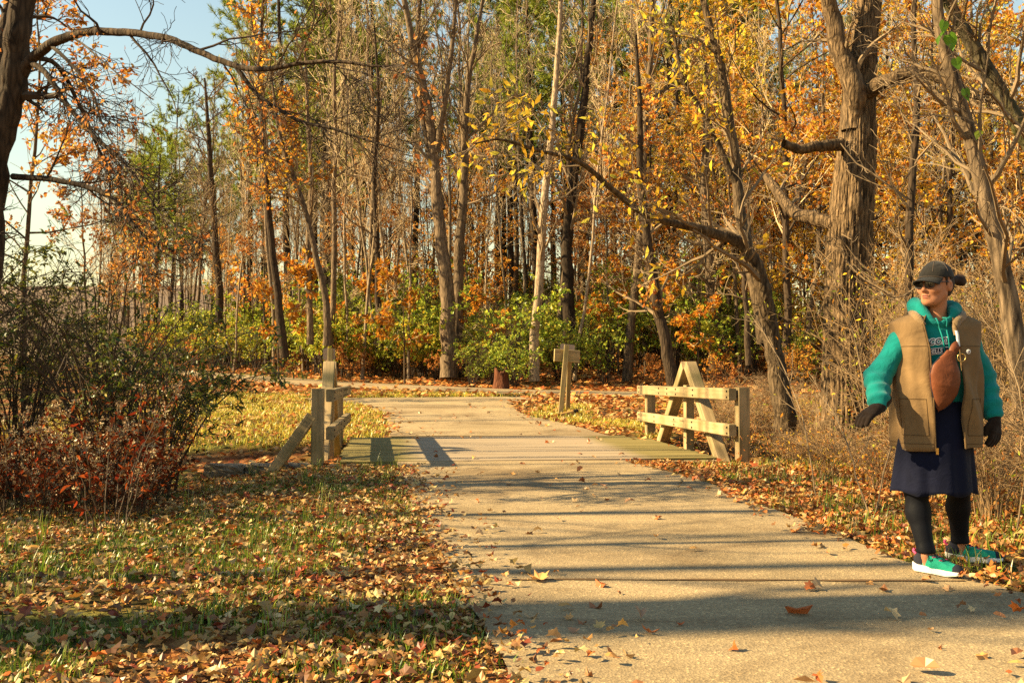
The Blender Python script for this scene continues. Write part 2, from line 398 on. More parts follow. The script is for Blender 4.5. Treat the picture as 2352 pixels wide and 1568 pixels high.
def asphalt_material(name, a, b):
    m, n, l, out = new_mat(name)
    tc = n.new('ShaderNodeTexCoord')
    n1 = N(n, 'ShaderNodeTexNoise', Scale=160.0, Detail=3.0, Roughness=.8); l.new(tc.outputs['Object'], n1.inputs['Vector'])
    n2 = N(n, 'ShaderNodeTexNoise', Scale=1.1, Detail=5.0, Roughness=.6); l.new(tc.outputs['Object'], n2.inputs['Vector'])
    vo = N(n, 'ShaderNodeTexVoronoi', Scale=95.0); l.new(tc.outputs['Object'], vo.inputs['Vector'])
    rp = ramp(n, [(.3, a), (.7, b)]); l.new(n2.outputs['Fac'], rp.inputs[0])
    n3 = N(n, 'ShaderNodeTexNoise', Scale=.55, Detail=6.0, Roughness=.7, Distortion=1.2); l.new(tc.outputs['Object'], n3.inputs['Vector'])
    r3 = ramp(n, [(.36, (.66, .62, .58)), (.5, (1, 1, 1)), (.68, (1.12, 1.1, 1.05))]); l.new(n3.outputs['Fac'], r3.inputs[0])
    m0 = N(n, 'ShaderNodeMix', data_type='RGBA'); m0.blend_type = 'MULTIPLY'; m0.inputs[0].default_value = 1.0; l.new(rp.outputs[0], m0.inputs[6]); l.new(r3.outputs[0], m0.inputs[7])
    sp = n.new('ShaderNodeSeparateColor'); l.new(vo.outputs['Color'], sp.inputs[0])
    r2 = ramp(n, [(0, (.72, .7, .68)), (.55, (.97, .97, .97)), (.92, (1.1, 1.08, 1.04)), (.98, (1.6, 1.55, 1.45))]); l.new(sp.outputs[1], r2.inputs[0])
    mi = N(n, 'ShaderNodeMix', data_type='RGBA'); mi.blend_type = 'MULTIPLY'; mi.inputs[0].default_value = 1.0; l.new(m0.outputs[2], mi.inputs[6]); l.new(r2.outputs[0], mi.inputs[7])
    bs = N(n, 'ShaderNodeBsdfPrincipled', Roughness=.85); bs.inputs['Specular IOR Level'].default_value = .3
    l.new(mi.outputs[2], bs.inputs['Base Color'])
    hh = N(n, 'ShaderNodeMath', operation='ADD'); l.new(n1.outputs['Fac'], hh.inputs[0]); l.new(vo.outputs['Distance'], hh.inputs[1])
    bp = N(n, 'ShaderNodeBump', Strength=.4, Distance=.008); l.new(hh.outputs[0], bp.inputs['Height']); l.new(bp.outputs[0], bs.inputs['Normal'])
    l.new(bs.outputs[0], out.inputs['Surface'])
    return m
M_ASPH = asphalt_material('asphalt_tan', (.25, .178, .092), (.345, .25, .138))
def strip(name, ys, dz, wob=.03):
    g = Geo(); nx = 15; V = []
    for y in ys:
        wl_ = pl(y) + wob * (vnoise(y * 3.1, 3.3) - .5) * 2 - .02; wr_ = pr(y) + wob * (vnoise(y * 3.1, 9.3) - .5) * 2 + .02
        xs = np.linspace(wl_, wr_, nx); V.append(np.stack([xs, np.full(nx, y), hgt(xs, np.full(nx, y)) + dz], -1))
    V = np.array(V); i = np.arange(len(ys) * nx).reshape(-1, nx)
    g.add(V.reshape(-1, 3), q=np.stack([i[:-1, :-1], i[:-1, 1:], i[1:, 1:], i[1:, :-1]], -1).reshape(-1, 4))
    return g.obj(name, M_ASPH, smooth=True)
def flatz(y): return 0
path = strip('path', np.arange(-4, 12.3, .12), .02)
tag(path, 'tan asphalt path in the foreground running up to the footbridge', 'path', kind='structure')
path2 = strip('path', np.arange(16.05, 24.1, .12), .022)
tag(path2, 'tan asphalt path beyond the footbridge joining the road', 'path', kind='structure')
# road
cxs = np.concatenate([np.linspace(30, 0, 60), np.linspace(0, -15, 70)[1:], np.linspace(-15, -58, 60)[1:]])
cpt = np.stack([cxs, road_y(cxs)], -1)
for _ in range(12): cpt[1:-1] = (cpt[:-2] + 2 * cpt[1:-1] + cpt[2:]) / 4
tn = norm(np.gradient(cpt, axis=0)); nr = np.stack([-tn[:, 1], tn[:, 0]], -1)
ws = np.linspace(-1.6, 1.6, 13)
RP = cpt[:, None, :] + nr[:, None, :] * ws[None, :, None]
RZ = hgt(RP[..., 0], RP[..., 1]) + .03
i = np.arange(RP.shape[0] * 13).reshape(-1, 13)
g = Geo(); g.add(np.concatenate([RP, RZ[..., None]], -1).reshape(-1, 3), q=np.stack([i[:-1, :-1], i[:-1, 1:], i[1:, 1:], i[1:, :-1]], -1).reshape(-1, 4)[:, ::-1])
road = g.obj('road', M_ASPH, smooth=True); tag(road, 'narrow asphalt road curving along the foot of the woods', 'road', kind='structure')
# thin crack across the near path, filled with dirt
g = Geo(); xs = np.linspace(.0, 2.4, 60); yc = 5.33 - .012 * (xs - 1) + .02 * (vnoise(xs * 4, 0 * xs) - .5)
wv = .008 + .02 * vnoise(xs * 7, 0 * xs + 5) ** 2
v = np.concatenate([np.stack([xs, yc - wv, 0 * xs + .0245], -1), np.stack([xs, yc + wv, 0 * xs + .0245], -1)]); k = np.arange(59)
g.add(v, q=np.stack([k, k + 1, k + 61, k + 60], -1)); ck = g.obj('crack', plain_mat('crack_dirt', (.12, .065, .025), .95), path)
# ================================================================== footbridge
M_TIMB = timber_mat('treated_timber', (.36, .25, .125), (.14, .115, .04), 'X')
M_DECK = None
def deck_material():
    m, n, l, out = new_mat('deck_plank')
    tc = n.new('ShaderNodeTexCoord'); oi = n.new('ShaderNodeObjectInfo')
    mp = n.new('ShaderNodeMapping'); mp.inputs['Scale'].default_value = (1.0, 30, 30); l.new(tc.outputs['Object'], mp.inputs['Vector'])
    cm = n.new('ShaderNodeCombineXYZ'); sm = N(n, 'ShaderNodeMath', operation='MULTIPLY'); l.new(oi.outputs['Random'], sm.inputs[0]); sm.inputs[1].default_value = 53.0
    l.new(sm.outputs[0], cm.inputs[0]); l.new(sm.outputs[0], cm.inputs[2]); ad = N(n, 'ShaderNodeVectorMath', operation='ADD'); l.new(mp.outputs[0], ad.inputs[0]); l.new(cm.outputs[0], ad.inputs[1])
    n1 = N(n, 'ShaderNodeTexNoise', Scale=1.0, Detail=5.0, Roughness=.65); l.new(ad.outputs[0], n1.inputs['Vector'])
    rp = ramp(n, [(.3, (.10, .075, .022)), (.5, (.2, .155, .05)), (.75, (.30, .22, .09))]); l.new(n1.outputs['Fac'], rp.inputs[0])
    rw = ramp(n, [(.3, (.26, .19, .12)), (.7, (.36, .27, .175))]); l.new(n1.outputs['Fac'], rw.inputs[0])
    sx = n.new('ShaderNodeSeparateXYZ'); l.new(tc.outputs['Object'], sx.inputs[0])
    ab = N(n, 'ShaderNodeMath', operation='ABSOLUTE'); l.new(sx.outputs[0], ab.inputs[0])
    n2 = N(n, 'ShaderNodeTexNoise', Scale=3.0, Detail=2.0); l.new(ad.outputs[0], n2.inputs['Vector'])
    a2 = N(n, 'ShaderNodeMath', operation='MULTIPLY_ADD'); l.new(n2.outputs['Fac'], a2.inputs[0]); a2.inputs[1].default_value = .5; l.new(ab.outputs[0], a2.inputs[2])
    mr = N(n, 'ShaderNodeMapRange'); mr.inputs['From Min'].default_value = 1.5; mr.inputs['From Max'].default_value = 1.8; mr.inputs['To Min'].default_value = 1; mr.inputs['To Max'].default_value = 0; l.new(a2.outputs[0], mr.inputs['Value'])
    mi = N(n, 'ShaderNodeMix', data_type='RGBA'); l.new(mr.outputs[0], mi.inputs[0]); l.new(rp.outputs[0], mi.inputs[6]); l.new(rw.outputs[0], mi.inputs[7])
    bs = N(n, 'ShaderNodeBsdfPrincipled', Roughness=.8); bs.inputs['Specular IOR Level'].default_value = .25
    l.new(mi.outputs[2], bs.inputs['Base Color'])
    bp = N(n, 'ShaderNodeBump', Strength=.4, Distance=.006); l.new(n1.outputs['Fac'], bp.inputs['Height']); l.new(bp.outputs[0], bs.inputs['Normal'])
    l.new(bs.outputs[0], out.inputs['Surface'])
    return m
M_DECK = deck_material()
M_BOLT = plain_mat('bolt_steel', (.03, .024, .02), .5, .6)
from mathutils import Matrix
def beam(name, a, b, w, h, mat, parent, origin=(0, 0, 0), up=(0, 0, 1), cham=.008, cut=None):
    """squared timber from a to b: w across, h along up; chamfered edges"""
    a = Vector(a); b = Vector(b); X = (b - a); L = X.length; X.normalize()
    Y = Vector(up).cross(X).normalized(); Z = X.cross(Y)
    hw, hh, c = w / 2, h / 2, cham
    sec = [(-hw + c, -hh), (hw - c, -hh), (hw, -hh + c), (hw, hh - c), (hw - c, hh), (-hw + c, hh), (-hw, hh - c), (-hw, -hh + c)]
    v = [(-L / 2, y, z) for y, z in sec] + [(L / 2, y, z) for y, z in sec]
    if cut: v = [(x + (cut * z * (1 if x > 0 else -1) if False else 0), y, z) for x, y, z in v]
    g = Geo(); q = [[i, (i + 1) % 8, 8 + (i + 1) % 8, 8 + i] for i in range(8)]
    q += [[7, 2, 1, 0], [7, 6, 3, 2], [6, 5, 4, 3], [8, 9, 10, 15], [15, 10, 11, 14], [14, 11, 12, 13]]
    g.add(v, q=q); o = g.obj(name, mat, parent)
    M = Matrix((X, Y, Z)).transposed().to_4x4(); M.translation = (a + b) / 2 - Vector(origin)
    o.matrix_local = M
    return o
def bolt_on(parent_beam, x, y, z, face):
    """a bolt head standing on a face of a beam (local coordinates)"""
    o = inst('bolt', BOLT, parent_beam, (x, y, z))
    return o
gB = Geo(); gB.box(0, 0, 0, .022, .014, .022); BOLT = gB.mesh('bolt', M_BOLT)

BO = Vector((.05, 13.8, 0)); BDIR = Vector((-.12, 1, 0)).normalized(); BRT = Vector((BDIR.y, -BDIR.x, 0))
bridge = empty('footbridge', BO)
tag(bridge, 'wooden footbridge with plank deck and railings carrying peaked timber frames', 'footbridge')
ZD = .03
# deck planks laid crosswise
npl = 27; s0, s1 = -1.72, 2.3
rgb = random.Random(4)
for k in range(npl):
    s = s0 + (s1 - s0) * (k + .5) / npl; c = BO + BDIR * s
    wL = 2.33 + rgb.uniform(-.03, .03); wR = 2.28 + rgb.uniform(-.03, .03)
    if s < -1.3: wL = 2.31; wR = 2.3
    a = c - BRT * wL; b = c + BRT * wR; a.z = b.z = ZD - .025 + rgb.uniform(-.004, .004)
    beam('plank', a, b, (s1 - s0) / npl - .014, .05, M_DECK, bridge, BO, cham=.006)
for s in (-1.72 - .07, 2.36):   # cross timbers at both ends
    c = BO + BDIR * s; a = c - BRT * 2.25; b = c + BRT * 2.35; a.z = b.z = -.10
    beam('end_timber', a, b, .1, .2, M_TIMB, bridge, BO)
for u in (-1.9, -.7, .7, 1.9):
    a = BO + BDIR * s0 + BRT * u; b = BO + BDIR * s1 + BRT * u; a.z = b.z = -.16
    beam('girder', a, b, .15, .2, M_TIMB, bridge, BO)
def railing(side, n0, n1, peak_s):
    """side -1 left, +1 right; n0,n1: positions along the bridge of near and far posts"""
    off = (2.42 if side > 0 else 2.53) * side
    def P(s, z, o=0.0):
        p = BO + BDIR * s + BRT * (off + o * side); p.z = z; return p
    for s, zb, zt in ((n0, -.25, .905), (n1, -.2, .84)):
        beam('post', P(s, zb), P(s, zt), .14, .14, M_TIMB, bridge, BO, up=BDIR)
    # king post and the two leaning braces
    pk = 1.17
    beam('king_post', P(peak_s, -.2), P(peak_s, pk - .28), .12, .13, M_TIMB, bridge, BO, up=BDIR)
    for sg in (-1, 1):
        beam('brace', P(peak_s + sg * 1.62, -.22), P(peak_s + sg * .075, pk), .15, .14, M_TIMB, bridge, BO, up=(0, 0, 1))
    # rails on the path side, in front of the posts
    o = -.07 - .07
    for z, zt in ((.825, 0), (.40, 0)):
        r = beam('rail', P(n0 - .06, z, o), P(n1 + .12, z - .05, o), .09, .14, M_TIMB, bridge, BO)
        L = (n1 - n0) + .18
        for f in (-.485, -.18, .0, .10, .2, .47) if z > .6 else (-.485, -.17, .02, .26, .47):
            for zz in (-.035, .035):
                inst('bolt', BOLT, r, (f * L, .048 * (1 if side > 0 else -1), zz))
                
    for z in (.825, .40):           # short blocks behind the rails at the near post
        pass
railing(1, -2.3, 1.95, -.15)
railing(-1, -2.25, 2.1, -.1)
# leaning outrigger that props the near left post
pn = BO + BDIR * -2.25 - BRT * 2.53
beam('strut', (pn.x - .06, pn.y - .02, .60), (pn.x - .62, pn.y - .1, -.22), .12, .12, M_TIMB, bridge, BO, up=(0, 1, 0))

# ================================================================== stone wing wall beside the bridge
M_STONE = plain_mat('rough_limestone', (.17, .135, .095), .9, noise=.45, nscale=9, bump=.9)
wall = empty('stone_wall', (-2.95, 11.35, 0)); tag(wall, 'low rough stone wing wall at the left foot of the footbridge', 'stone wall')
rs = np.random.default_rng(8)
def rough_block(sx, sy, sz, rng, n=5, amp=.02):
    """a cut stone: subdivided box with knocked edges"""
    g = Geo(); u = np.linspace(-1, 1, n); A, B_ = np.meshgrid(u, u); key = {}
    V = []; Q = []
    for ax in range(3):
        for sg in (-1, 1):
            base = len(V); 
            for a, b in zip(A.ravel(), B_.ravel()):
                p = [0, 0, 0]; p[ax] = sg; p[(ax + 1) % 3] = a; p[(ax + 2) % 3] = b
                V.append(p)
            i = np.arange(n * n).reshape(n, n) + base
            qq = np.stack([i[:-1, :-1], i[:-1, 1:], i[1:, 1:], i[1:, :-1]], -1).reshape(-1, 4)
            Q.append(qq if sg > 0 else qq[:, ::-1])
    V = np.array(V, float)
    r = np.linalg.norm(V, axis=1, keepdims=True); V = V * (1 - .09 * (r - 1) ** 2 * 1.4)
    kx = np.round(V * 50).astype(int); h = (kx[:, 0] * 7349 + kx[:, 1] * 9151 + kx[:, 2] * 6173) % 9973
    jit = np.stack([np.sin(h * 1.7), np.sin(h * 2.3 + 1), np.sin(h * 3.1 + 2)], -1) * amp
    ph = rng.uniform(0, 6, 3)
    V = V * (sx / 2, sy / 2, sz / 2) + jit
    g.add(V, q=np.concatenate(Q)); return g
xw = -3.5
for k, ln in enumerate((.46, .40, .34)):
    for lvl in (0, 1):
        g = rough_block(ln - .015, .3 + rs.uniform(-.04, .04), .155, rs, 6, .012)
        o = g.obj('stone', M_STONE, wall, loc=(xw + ln / 2 + 2.95 + (.03 if lvl else 0), rs.uniform(-.03, .03), -.19 + lvl * .16 + .0))
        o.rotation_euler = (rs.uniform(-.05, .05), rs.uniform(-.03, .03), rs.uniform(-.06, .06))
    xw += ln

# ================================================================== signs seen from behind
M_SIGNW = timber_mat('sign_timber', (.36, .25, .11), (.2, .17, .06), 'X')
M_PLATE = plain_mat('plate_back', (.30, .22, .17), .5, .3, noise=.15)
def rounded_plate(w, h, t, r):
    pts = []
    for cx, cz, a0 in ((w / 2 - r, h / 2 - r, 0), (-w / 2 + r, h / 2 - r, 90), (-w / 2 + r, -h / 2 + r, 180), (w / 2 - r, -h / 2 + r, 270)):
        for k in range(5):
            a = R(a0 + k * 22.5); pts.append((cx + r * math.cos(a), cz + r * math.sin(a)))
    n = len(pts); g = Geo()
    v = [(x, -t / 2, z) for x, z in pts] + [(x, t / 2, z) for x, z in pts] + [(0, -t / 2, 0), (0, t / 2, 0)]
    tt = [(2 * n, i, (i + 1) % n) for i in range(n)] + [(2 * n + 1, n + (i + 1) % n, n + i) for i in range(n)]
    g.add(v, q=[[i, n + i, n + (i + 1) % n, (i + 1) % n] for i in range(n)], t=tt); return g
# leaning sign by the junction
b0 = W(1284, 948, 19.6); zb = float(hgt(b0[0], b0[1]))
sg = empty('trail_sign', (b0[0], b0[1], zb)); tag(sg, 'leaning wooden trail sign seen from behind in the leaves right of the junction', 'sign')
top = W(1302, 792, 19.6)
beam('post', (b0[0], b0[1], zb - .3), tuple(top), .10, .09, M_SIGNW, sg, sg.location, up=(0, 1, 0))
p2 = W(1303, 925, 20.6)
beam('rear_post', (p2[0], p2[1], float(hgt(p2[0], p2[1])) - .2), tuple(W(1309, 800, 20.0)), .09, .09, M_SIGNW, sg, sg.location, up=(0, 1, 0))
bc = W(1302, 817, 19.70)
bd = beam('board', tuple(W(1273, 815, 19.60)), tuple(W(1331, 819, 19.80)), .035, .245, M_SIGNW, sg, sg.location)
g = rounded_plate(.29, .22, .006, .03); o = g.obj('plate', M_PLATE, sg); o.location = Vector(W(1303, 803, 19.83)) - sg.location; o.rotation_euler = (0, .1, .06)
# yellow stick lying at its foot
st = W(1300, 940, 19.4)
stk = empty('log_stick', (st[0], st[1], float(hgt(st[0], st[1]))))
g = Geo(); g.tubes(curve([(-.13, -.06, .05), (.0, 0, .07), (.14, .07, .10)], 8), np.linspace(.035, .045, 8), 9); g.obj('bare_wood', plain_mat('peeled_wood', (.45, .24, .06), .8), stk, smooth=True)
g = Geo(); g.tubes(curve([(.14, .07, .10), (.2, .1, .115), (.25, .13, .12)], 5), np.array([.05, .05, .048, .045, .01]), 9); g.obj('bark_end', M_BARKD, stk, smooth=True)
tag(stk, 'short peeled yellowish stick lying in leaves at the foot of the leaning sign', 'stick')
# small sign behind the left railing
b1 = W(757, 905, 19.5); zb = float(hgt(b1[0], b1[1]))
s2 = empty('trail_marker', (b1[0], b1[1], zb)); tag(s2, 'small rounded plate on a wooden post behind the left railing', 'sign')
t1 = W(759, 799, 19.5)
beam('post', (b1[0], b1[1], zb - .2), tuple(t1), .09, .09, M_SIGNW, s2, s2.location, up=(0, 1, 0))
g = rounded_plate(.24, .23, .006, .04); o = g.obj('plate', M_PLATE, s2); o.location = Vector(W(756, 813, 19.42 + .15)) - s2.location; o.rotation_euler = (0, R(90) * 0 + .02, .05)
# dark stump at the edge of the woods
sp_ = W(1150, 868, 28.6); zb = float(hgt(sp_[0], sp_[1]))
g = Geo(); nr_, ks = 9, 16; V = []
rr = np.random.default_rng(3)
for i_ in range(nr_):
    z = -.1 + .65 * i_ / (nr_ - 1)
    for k in range(ks):
        a = 2 * math.pi * k / ks; r = (.18 + .10 * math.exp(-max(0, z) * 6)) * (1 + .12 * math.sin(a * 5 + 1) + .06 * math.sin(a * 9)) 
        zz = z + (.09 * math.sin(a * 2 + 1) + .06 * math.sin(a * 5) if i_ == nr_ - 1 else 0)
        V.append((r * math.cos(a), r * math.sin(a), zz))
i = np.arange(nr_ * ks).reshape(nr_, ks)
V.append((0, 0, .42)); g.add(V, q=np.stack([i[:-1], np.roll(i[:-1], -1, 1), np.roll(i[1:], -1, 1), i[1:]], -1).reshape(-1, 4), t=[(nr_ * ks, i[-1][k], i[-1][(k + 1) % ks]) for k in range(ks)])
stp = g.obj('tree_stump', bark_mat('stump_wood', (.06, .02, .01), (.22, .08, .035), 9, .2, .8), smooth=True, loc=(sp_[0], sp_[1], zb)); tag(stp, 'short reddish brown broken tree stump between two trunks behind the road', 'stump')
# ================================================================== trees
ORANGE = [(.72, .33, .05), (.62, .24, .035), (.76, .43, .08), (.52, .17, .03), (.70, .38, .07)]
RUST = [(.58, .25, .07), (.48, .18, .05), (.64, .34, .11), (.38, .13, .035)]
YELLOW = [(.80, .54, .05), (.76, .46, .04), (.82, .60, .1), (.70, .38, .035)]
GOLD = [(.76, .45, .045), (.70, .34, .04), (.80, .54, .07), (.60, .26, .035)]
GREEN = [(.15, .23, .03), (.23, .31, .04), (.33, .38, .045), (.44, .43, .055), (.10, .16, .02)]
LIME = [(.42, .44, .05), (.34, .38, .04), (.54, .47, .06), (.22, .28, .03)]
DKGREEN = [(.26, .24, .03), (.15, .17, .022), (.04, .066, .01), (.06, .09, .012), (.09, .115, .016), (.15, .15, .022), (.24, .19, .03), (.03, .05, .009)]  # first, yellowest entry paints in sunlit leaves among the dark green
PINE = [(.18, .24, .035), (.27, .33, .045), (.37, .41, .055), (.46, .45, .07)]

def trunk_line(h, r, n, rng, lean=.03, wob=.02):
    z = np.linspace(0, h, n); d = rng.normal(0, 1, 2) * lean
    x = d[0] * z + np.cumsum(rng.normal(0, wob * h / n * 3, n)); y = d[1] * z + np.cumsum(rng.normal(0, wob * h / n * 3, n))
    P = np.stack([x - x[0], y - y[0], z], -1); P[0, 2] = -.4
    Rr = r * (1 - .82 * (z / h) ** 1.1) ; Rr[0] *= 1.35; Rr[1] *= 1.05
    return P, Rr

def forest_tree(name, seed, h, r, bark, n1=20, t0=.35, l1=.28, a1=.75, n2=6, n3=4, leaf=0, pal=None, size=.12, up=.25, leaf_mat_=None, tw=None, long=False, lean=.03, wob=.02):
    """meshes of a broadleaved tree: trunk, branches, twigs, leaves"""
    rng = np.random.default_rng(seed)
    P, Rr = trunk_line(h, r, 14, rng, lean, wob)
    gt = Geo(); gt.tubes(P, Rr, 9)
    P1, R1 = spawn(P, Rr, n1, t0, .98, a1, l1, .5, 7, rng, up=up, wob=.13, lmin=.5)
    P2, R2 = spawn(P1, R1, n2, .2, .98, .7, .5, .6, 5, rng, up=up * .7, wob=.16, lmin=.3)
    P3, R3 = spawn(P2, R2, n3, .2, .98, .7, .55, .65, 4, rng, up=.1, wob=.2, lmin=.2)
    R1 = np.maximum(R1, .008); R2 = np.maximum(R2, .006); R3 = np.maximum(R3, .0055)
    gt.tubes(P1, R1, 5)
    gb = Geo(); gb.tubes(P2, R2, 3); gb.tubes(P3, R3, 3)
    ms = {'trunk': gt.mesh(name + '_trunk', bark, True), 'twigs': gb.mesh(name + '_twigs', tw or M_TWIG)}
    if leaf:
        gl = Geo(); p, d = on_twigs(P3, leaf, rng, .1, .35)
        keep = vnoise(p[:, 0] * .9 + p[:, 2] * .5, p[:, 1] * .9 + p[:, 2] * .7, seed) > .33
        p, d = p[keep], d[keep]
        gl.leaves(p, d, size * rng.uniform(.7, 1.3, len(p)), pick(pal, len(p), rng, .25), LEAF_LONG if long else LEAF2, rng)
        ms['crown'] = gl.mesh(name + '_leaves', leaf_mat_ or M_LEAF)
    return ms
def pine_tree(name, seed, h, r, bare=.35):
    rng = np.random.default_rng(seed)
    P, Rr = trunk_line(h, r, 12, rng, .01, .008)
    gt = Geo(); gt.tubes(P, Rr, 9)
    P1, R1 = spawn(P, Rr, 62, bare, .99, 1.35, .20, .28, 6, rng, up=.28, wob=.08, lmin=.4)
    P2, R2 = spawn(P1, R1, 6, .25, 1.0, .8, .42, .5, 4, rng, up=.2, wob=.1, lmin=.25)
    gt.tubes(P1, np.maximum(R1, .012), 4); gt.tubes(P2, np.maximum(R2, .006), 3)
    gl = Geo(); p, d = on_twigs(np.concatenate([P2]), 11, rng, .15, -.2, .3)
    per = 7; n = len(p) * per
    pp = np.repeat(p, per, 0); dd = norm(np.repeat(d, per, 0) + rng.normal(0, .55, (n, 3)))
    needle = (np.array([(0, .05, 0), (0, -.05, 0), (1, .0, .0)]), np.array([(0, 1, 2)]))
    gl.leaves(pp, dd, rng.uniform(.16, .3, n), np.repeat(pick(PINE, len(p), rng, .25), per, 0), needle, rng)
    return {'trunk': gt.mesh(name + '_trunk', M_BARKD, True), 'crown': gl.mesh(name + '_needles', M_NEEDLE)}
def plant_tree(ms, name, x, y, label, cat, group=None, s=1.0, rz=None, rng=None, tilt=0.03, dz=0.0):
    rz = rng.uniform(0, 6.28) if rz is None else rz
    o = empty(name, (x, y, float(hgt(x, y)) + dz)); o.rotation_euler = (rng.normal(0, tilt), rng.normal(0, tilt), rz); o.scale = (s, s, s * rng.uniform(.93, 1.08))
    for k, m in ms.items():
        c = inst(k, m, o)
        if k != 'trunk': c['kind'] = 'stuff'
    tag(o, label, cat, group); return o

rngF = np.random.default_rng(77)
BARE = [forest_tree('bare%d' % i, 100 + i, h, r, b, n1=24, t0=t0, l1=.24, a1=.62, n2=6, n3=4, up=.45) for i, (h, r, b, t0) in enumerate(((19, .11, M_BARK, .3), (17, .085, M_BARKP, .35), (20, .13, M_BARK, .35), (15, .07, M_BARKP, .25)))]
POLE = [forest_tree('pole%d' % i, 130 + i, h, r, b, n1=20, t0=.3, l1=.2, a1=.6, n2=6, n3=4, up=.5) for i, (h, r, b) in enumerate(((15, .05, M_BARKP), (13, .042, M_BARK), (16, .06, M_BARKP)))]
RUSTY = [forest_tree('rust%d' % i, 160 + i, h, r, M_BARK, n1=22, t0=.32, l1=.28, a1=.95, n2=7, n3=5, leaf=4, pal=p, size=.15, up=.12) for i, (h, r, p) in enumerate(((10, .07, RUST), (12, .09, ORANGE), (8, .055, ORANGE), (13, .1, RUST + ORANGE)))]
GOLDY = [forest_tree('gold%d' % i, 190 + i, h, r, M_BARKD, n1=26, t0=.22, l1=.32, a1=.9, n2=7, n3=5, leaf=6, pal=p, size=.14, up=.2) for i, (h, r, p) in enumerate(((15, .13, YELLOW + LIME[:1]), (13, .11, GOLD + RUST[:2]), (17, .15, GOLD + YELLOW + RUST[:1])))]
GOLDLOW = [forest_tree('goldlow%d' % i, 205 + i, h, r, M_BARKD, n1=26, t0=.08, l1=.34, a1=1.0, n2=7, n3=5, leaf=4, pal=p_, size=.12, up=.15) for i, (h, r, p_) in enumerate(((9, .08, GOLD + ORANGE), (7, .06, YELLOW + GOLD)))]
PINES = [pine_tree('pine%d' % i, 220 + i, h, .17, b) for i, (h, b) in enumerate(((19, .45), (17, .4), (15, .42)))]

def px_of(x, y): return 1176 + FPX * x / y
placed = []
def far_enough(x, y, d):
    for a, b in placed:
        if (a - x) ** 2 + (b - y) ** 2 < d * d: return False
    return True
def scatter(count, y0, y1, px0, px1, fn, d=1.0, seed=0, edge=3.2):
    rng = np.random.default_rng(seed); k = 0; tries = 0
    while k < count and tries < count * 60:
        tries += 1
        y = y0 + (y1 - y0) * rng.random() ** 1.0; px = rng.uniform(px0, px1); x = (px - 1176) * y / FPX
        if y < float(road_y(x)) + edge or not far_enough(x, y, d): continue
        placed.append((x, y)); fn(x, y, rng, px); k += 1

def f_bare(x, y, rng, px):
    s = rng.uniform(.8, 1.1) * (.72 if px < 620 else 1.0)
    plant_tree(BARE[rng.integers(0, 4)], 'bare_tree', x, y, 'tall leafless grey tree with fine upward twigs standing deep in the woods', 'tree', 'leafless trees in the woods', s, rng=rng)
def f_pole(x, y, rng, px):
    s = rng.uniform(.75, 1.15) * (.7 if px < 620 else 1.0)
    plant_tree(POLE[rng.integers(0, 3)], 'pole_tree', x, y, 'thin pale pole of a young tree with sunlit bark in the woods', 'tree', 'thin pole trees in the woods', s, rng=rng, tilt=.06)
def f_rust(x, y, rng, px):
    plant_tree(RUSTY[rng.integers(0, 4)], 'oak_tree', x, y, 'small tree still holding rusty orange leaves inside the woods', 'tree', 'rusty orange understory trees', rng.uniform(.6, 1.1) * (.75 if px < 620 else 1), rng=rng, tilt=.05)
def f_gold(x, y, rng, px):
    plant_tree(GOLDY[rng.integers(0, 3)], 'maple_tree', x, y, 'golden yellow leaved tree in the right half of the woods', 'tree', 'golden trees of the woods', rng.uniform(.75, 1.15), rng=rng)
def f_pine(x, y, rng, px):
    s = rng.uniform(1.0, 1.3) * (.7 if px < 560 else 1.0)
    plant_tree(PINES[rng.integers(0, 3)], 'pine_tree', x, y, 'green pine rising behind the leafless trees of the woods', 'tree', 'pines behind the woods', s, rng=rng, tilt=.015)
scatter(9, 52, 66, 330, 620, f_pine, 2.2, 1)
scatter(10, 46, 60, 660, 960, f_pine, 2.2, 2)
scatter(16, 44, 60, 1080, 1760, f_pine, 2.2, 3)
scatter(5, 54, 66, 1750, 2500, f_pine, 2.5, 31)
scatter(7, 38, 47, 1450, 1760, f_gold, 2.0, 4)
scatter(14, 29, 50, 1650, 2450, f_gold, 2.0, 5)
scatter(9, 38, 56, 430, 1150, f_rust, 2.0, 6)
scatter(5, 36, 50, 1150, 1450, f_rust, 2.0, 7)
scatter(10, 31, 50, 1450, 1900, f_rust, 1.5, 78)
scatter(6, 29, 48, 1900, 2500, f_rust, 1.3, 71)
scatter(12, 26, 38, 1740, 2480, lambda x, y, rng, px: plant_tree(GOLDLOW[rng.integers(0, 2)], 'maple_tree', x, y, 'x', 'tree', 'low golden trees right', rng.uniform(.8, 1.2), rng=rng), 1.6, 77, 2.8)
scatter(14, 56, 70, 900, 1700, f_rust, 1.5, 72)
scatter(16, 44, 62, 1700, 2450, f_rust, 1.2, 73)
scatter(6, 50, 62, 1250, 1700, f_gold, 1.6, 75)
scatter(10, 48, 62, 1700, 2450, f_gold, 1.6, 76)
scatter(9, 56, 70, 520, 950, f_rust, 1.5, 74)
scatter(5, 56, 72, 250, 430, f_rust, 1.5, 741)
scatter(24, 54, 74, 210, 440, f_pole, .7, 742)
scatter(8, 54, 72, 230, 440, f_bare, 1.2, 743)
scatter(4, 62, 74, 280, 420, f_pine, 2, 744)
scatter(8, 33, 45, 400, 1300, f_bare, 1.5, 8)
scatter(26, 46, 66, 400, 1300, f_bare, 1.1, 81)
scatter(14, 30, 56, 1300, 2400, f_bare, 1.3, 9)
scatter(18, 33, 44, 420, 1250, f_pole, 1.0, 10)
scatter(80, 46, 76, 400, 1250, f_pole, .6, 101)
scatter(40, 30, 60, 1250, 2300, f_pole, .7, 11)

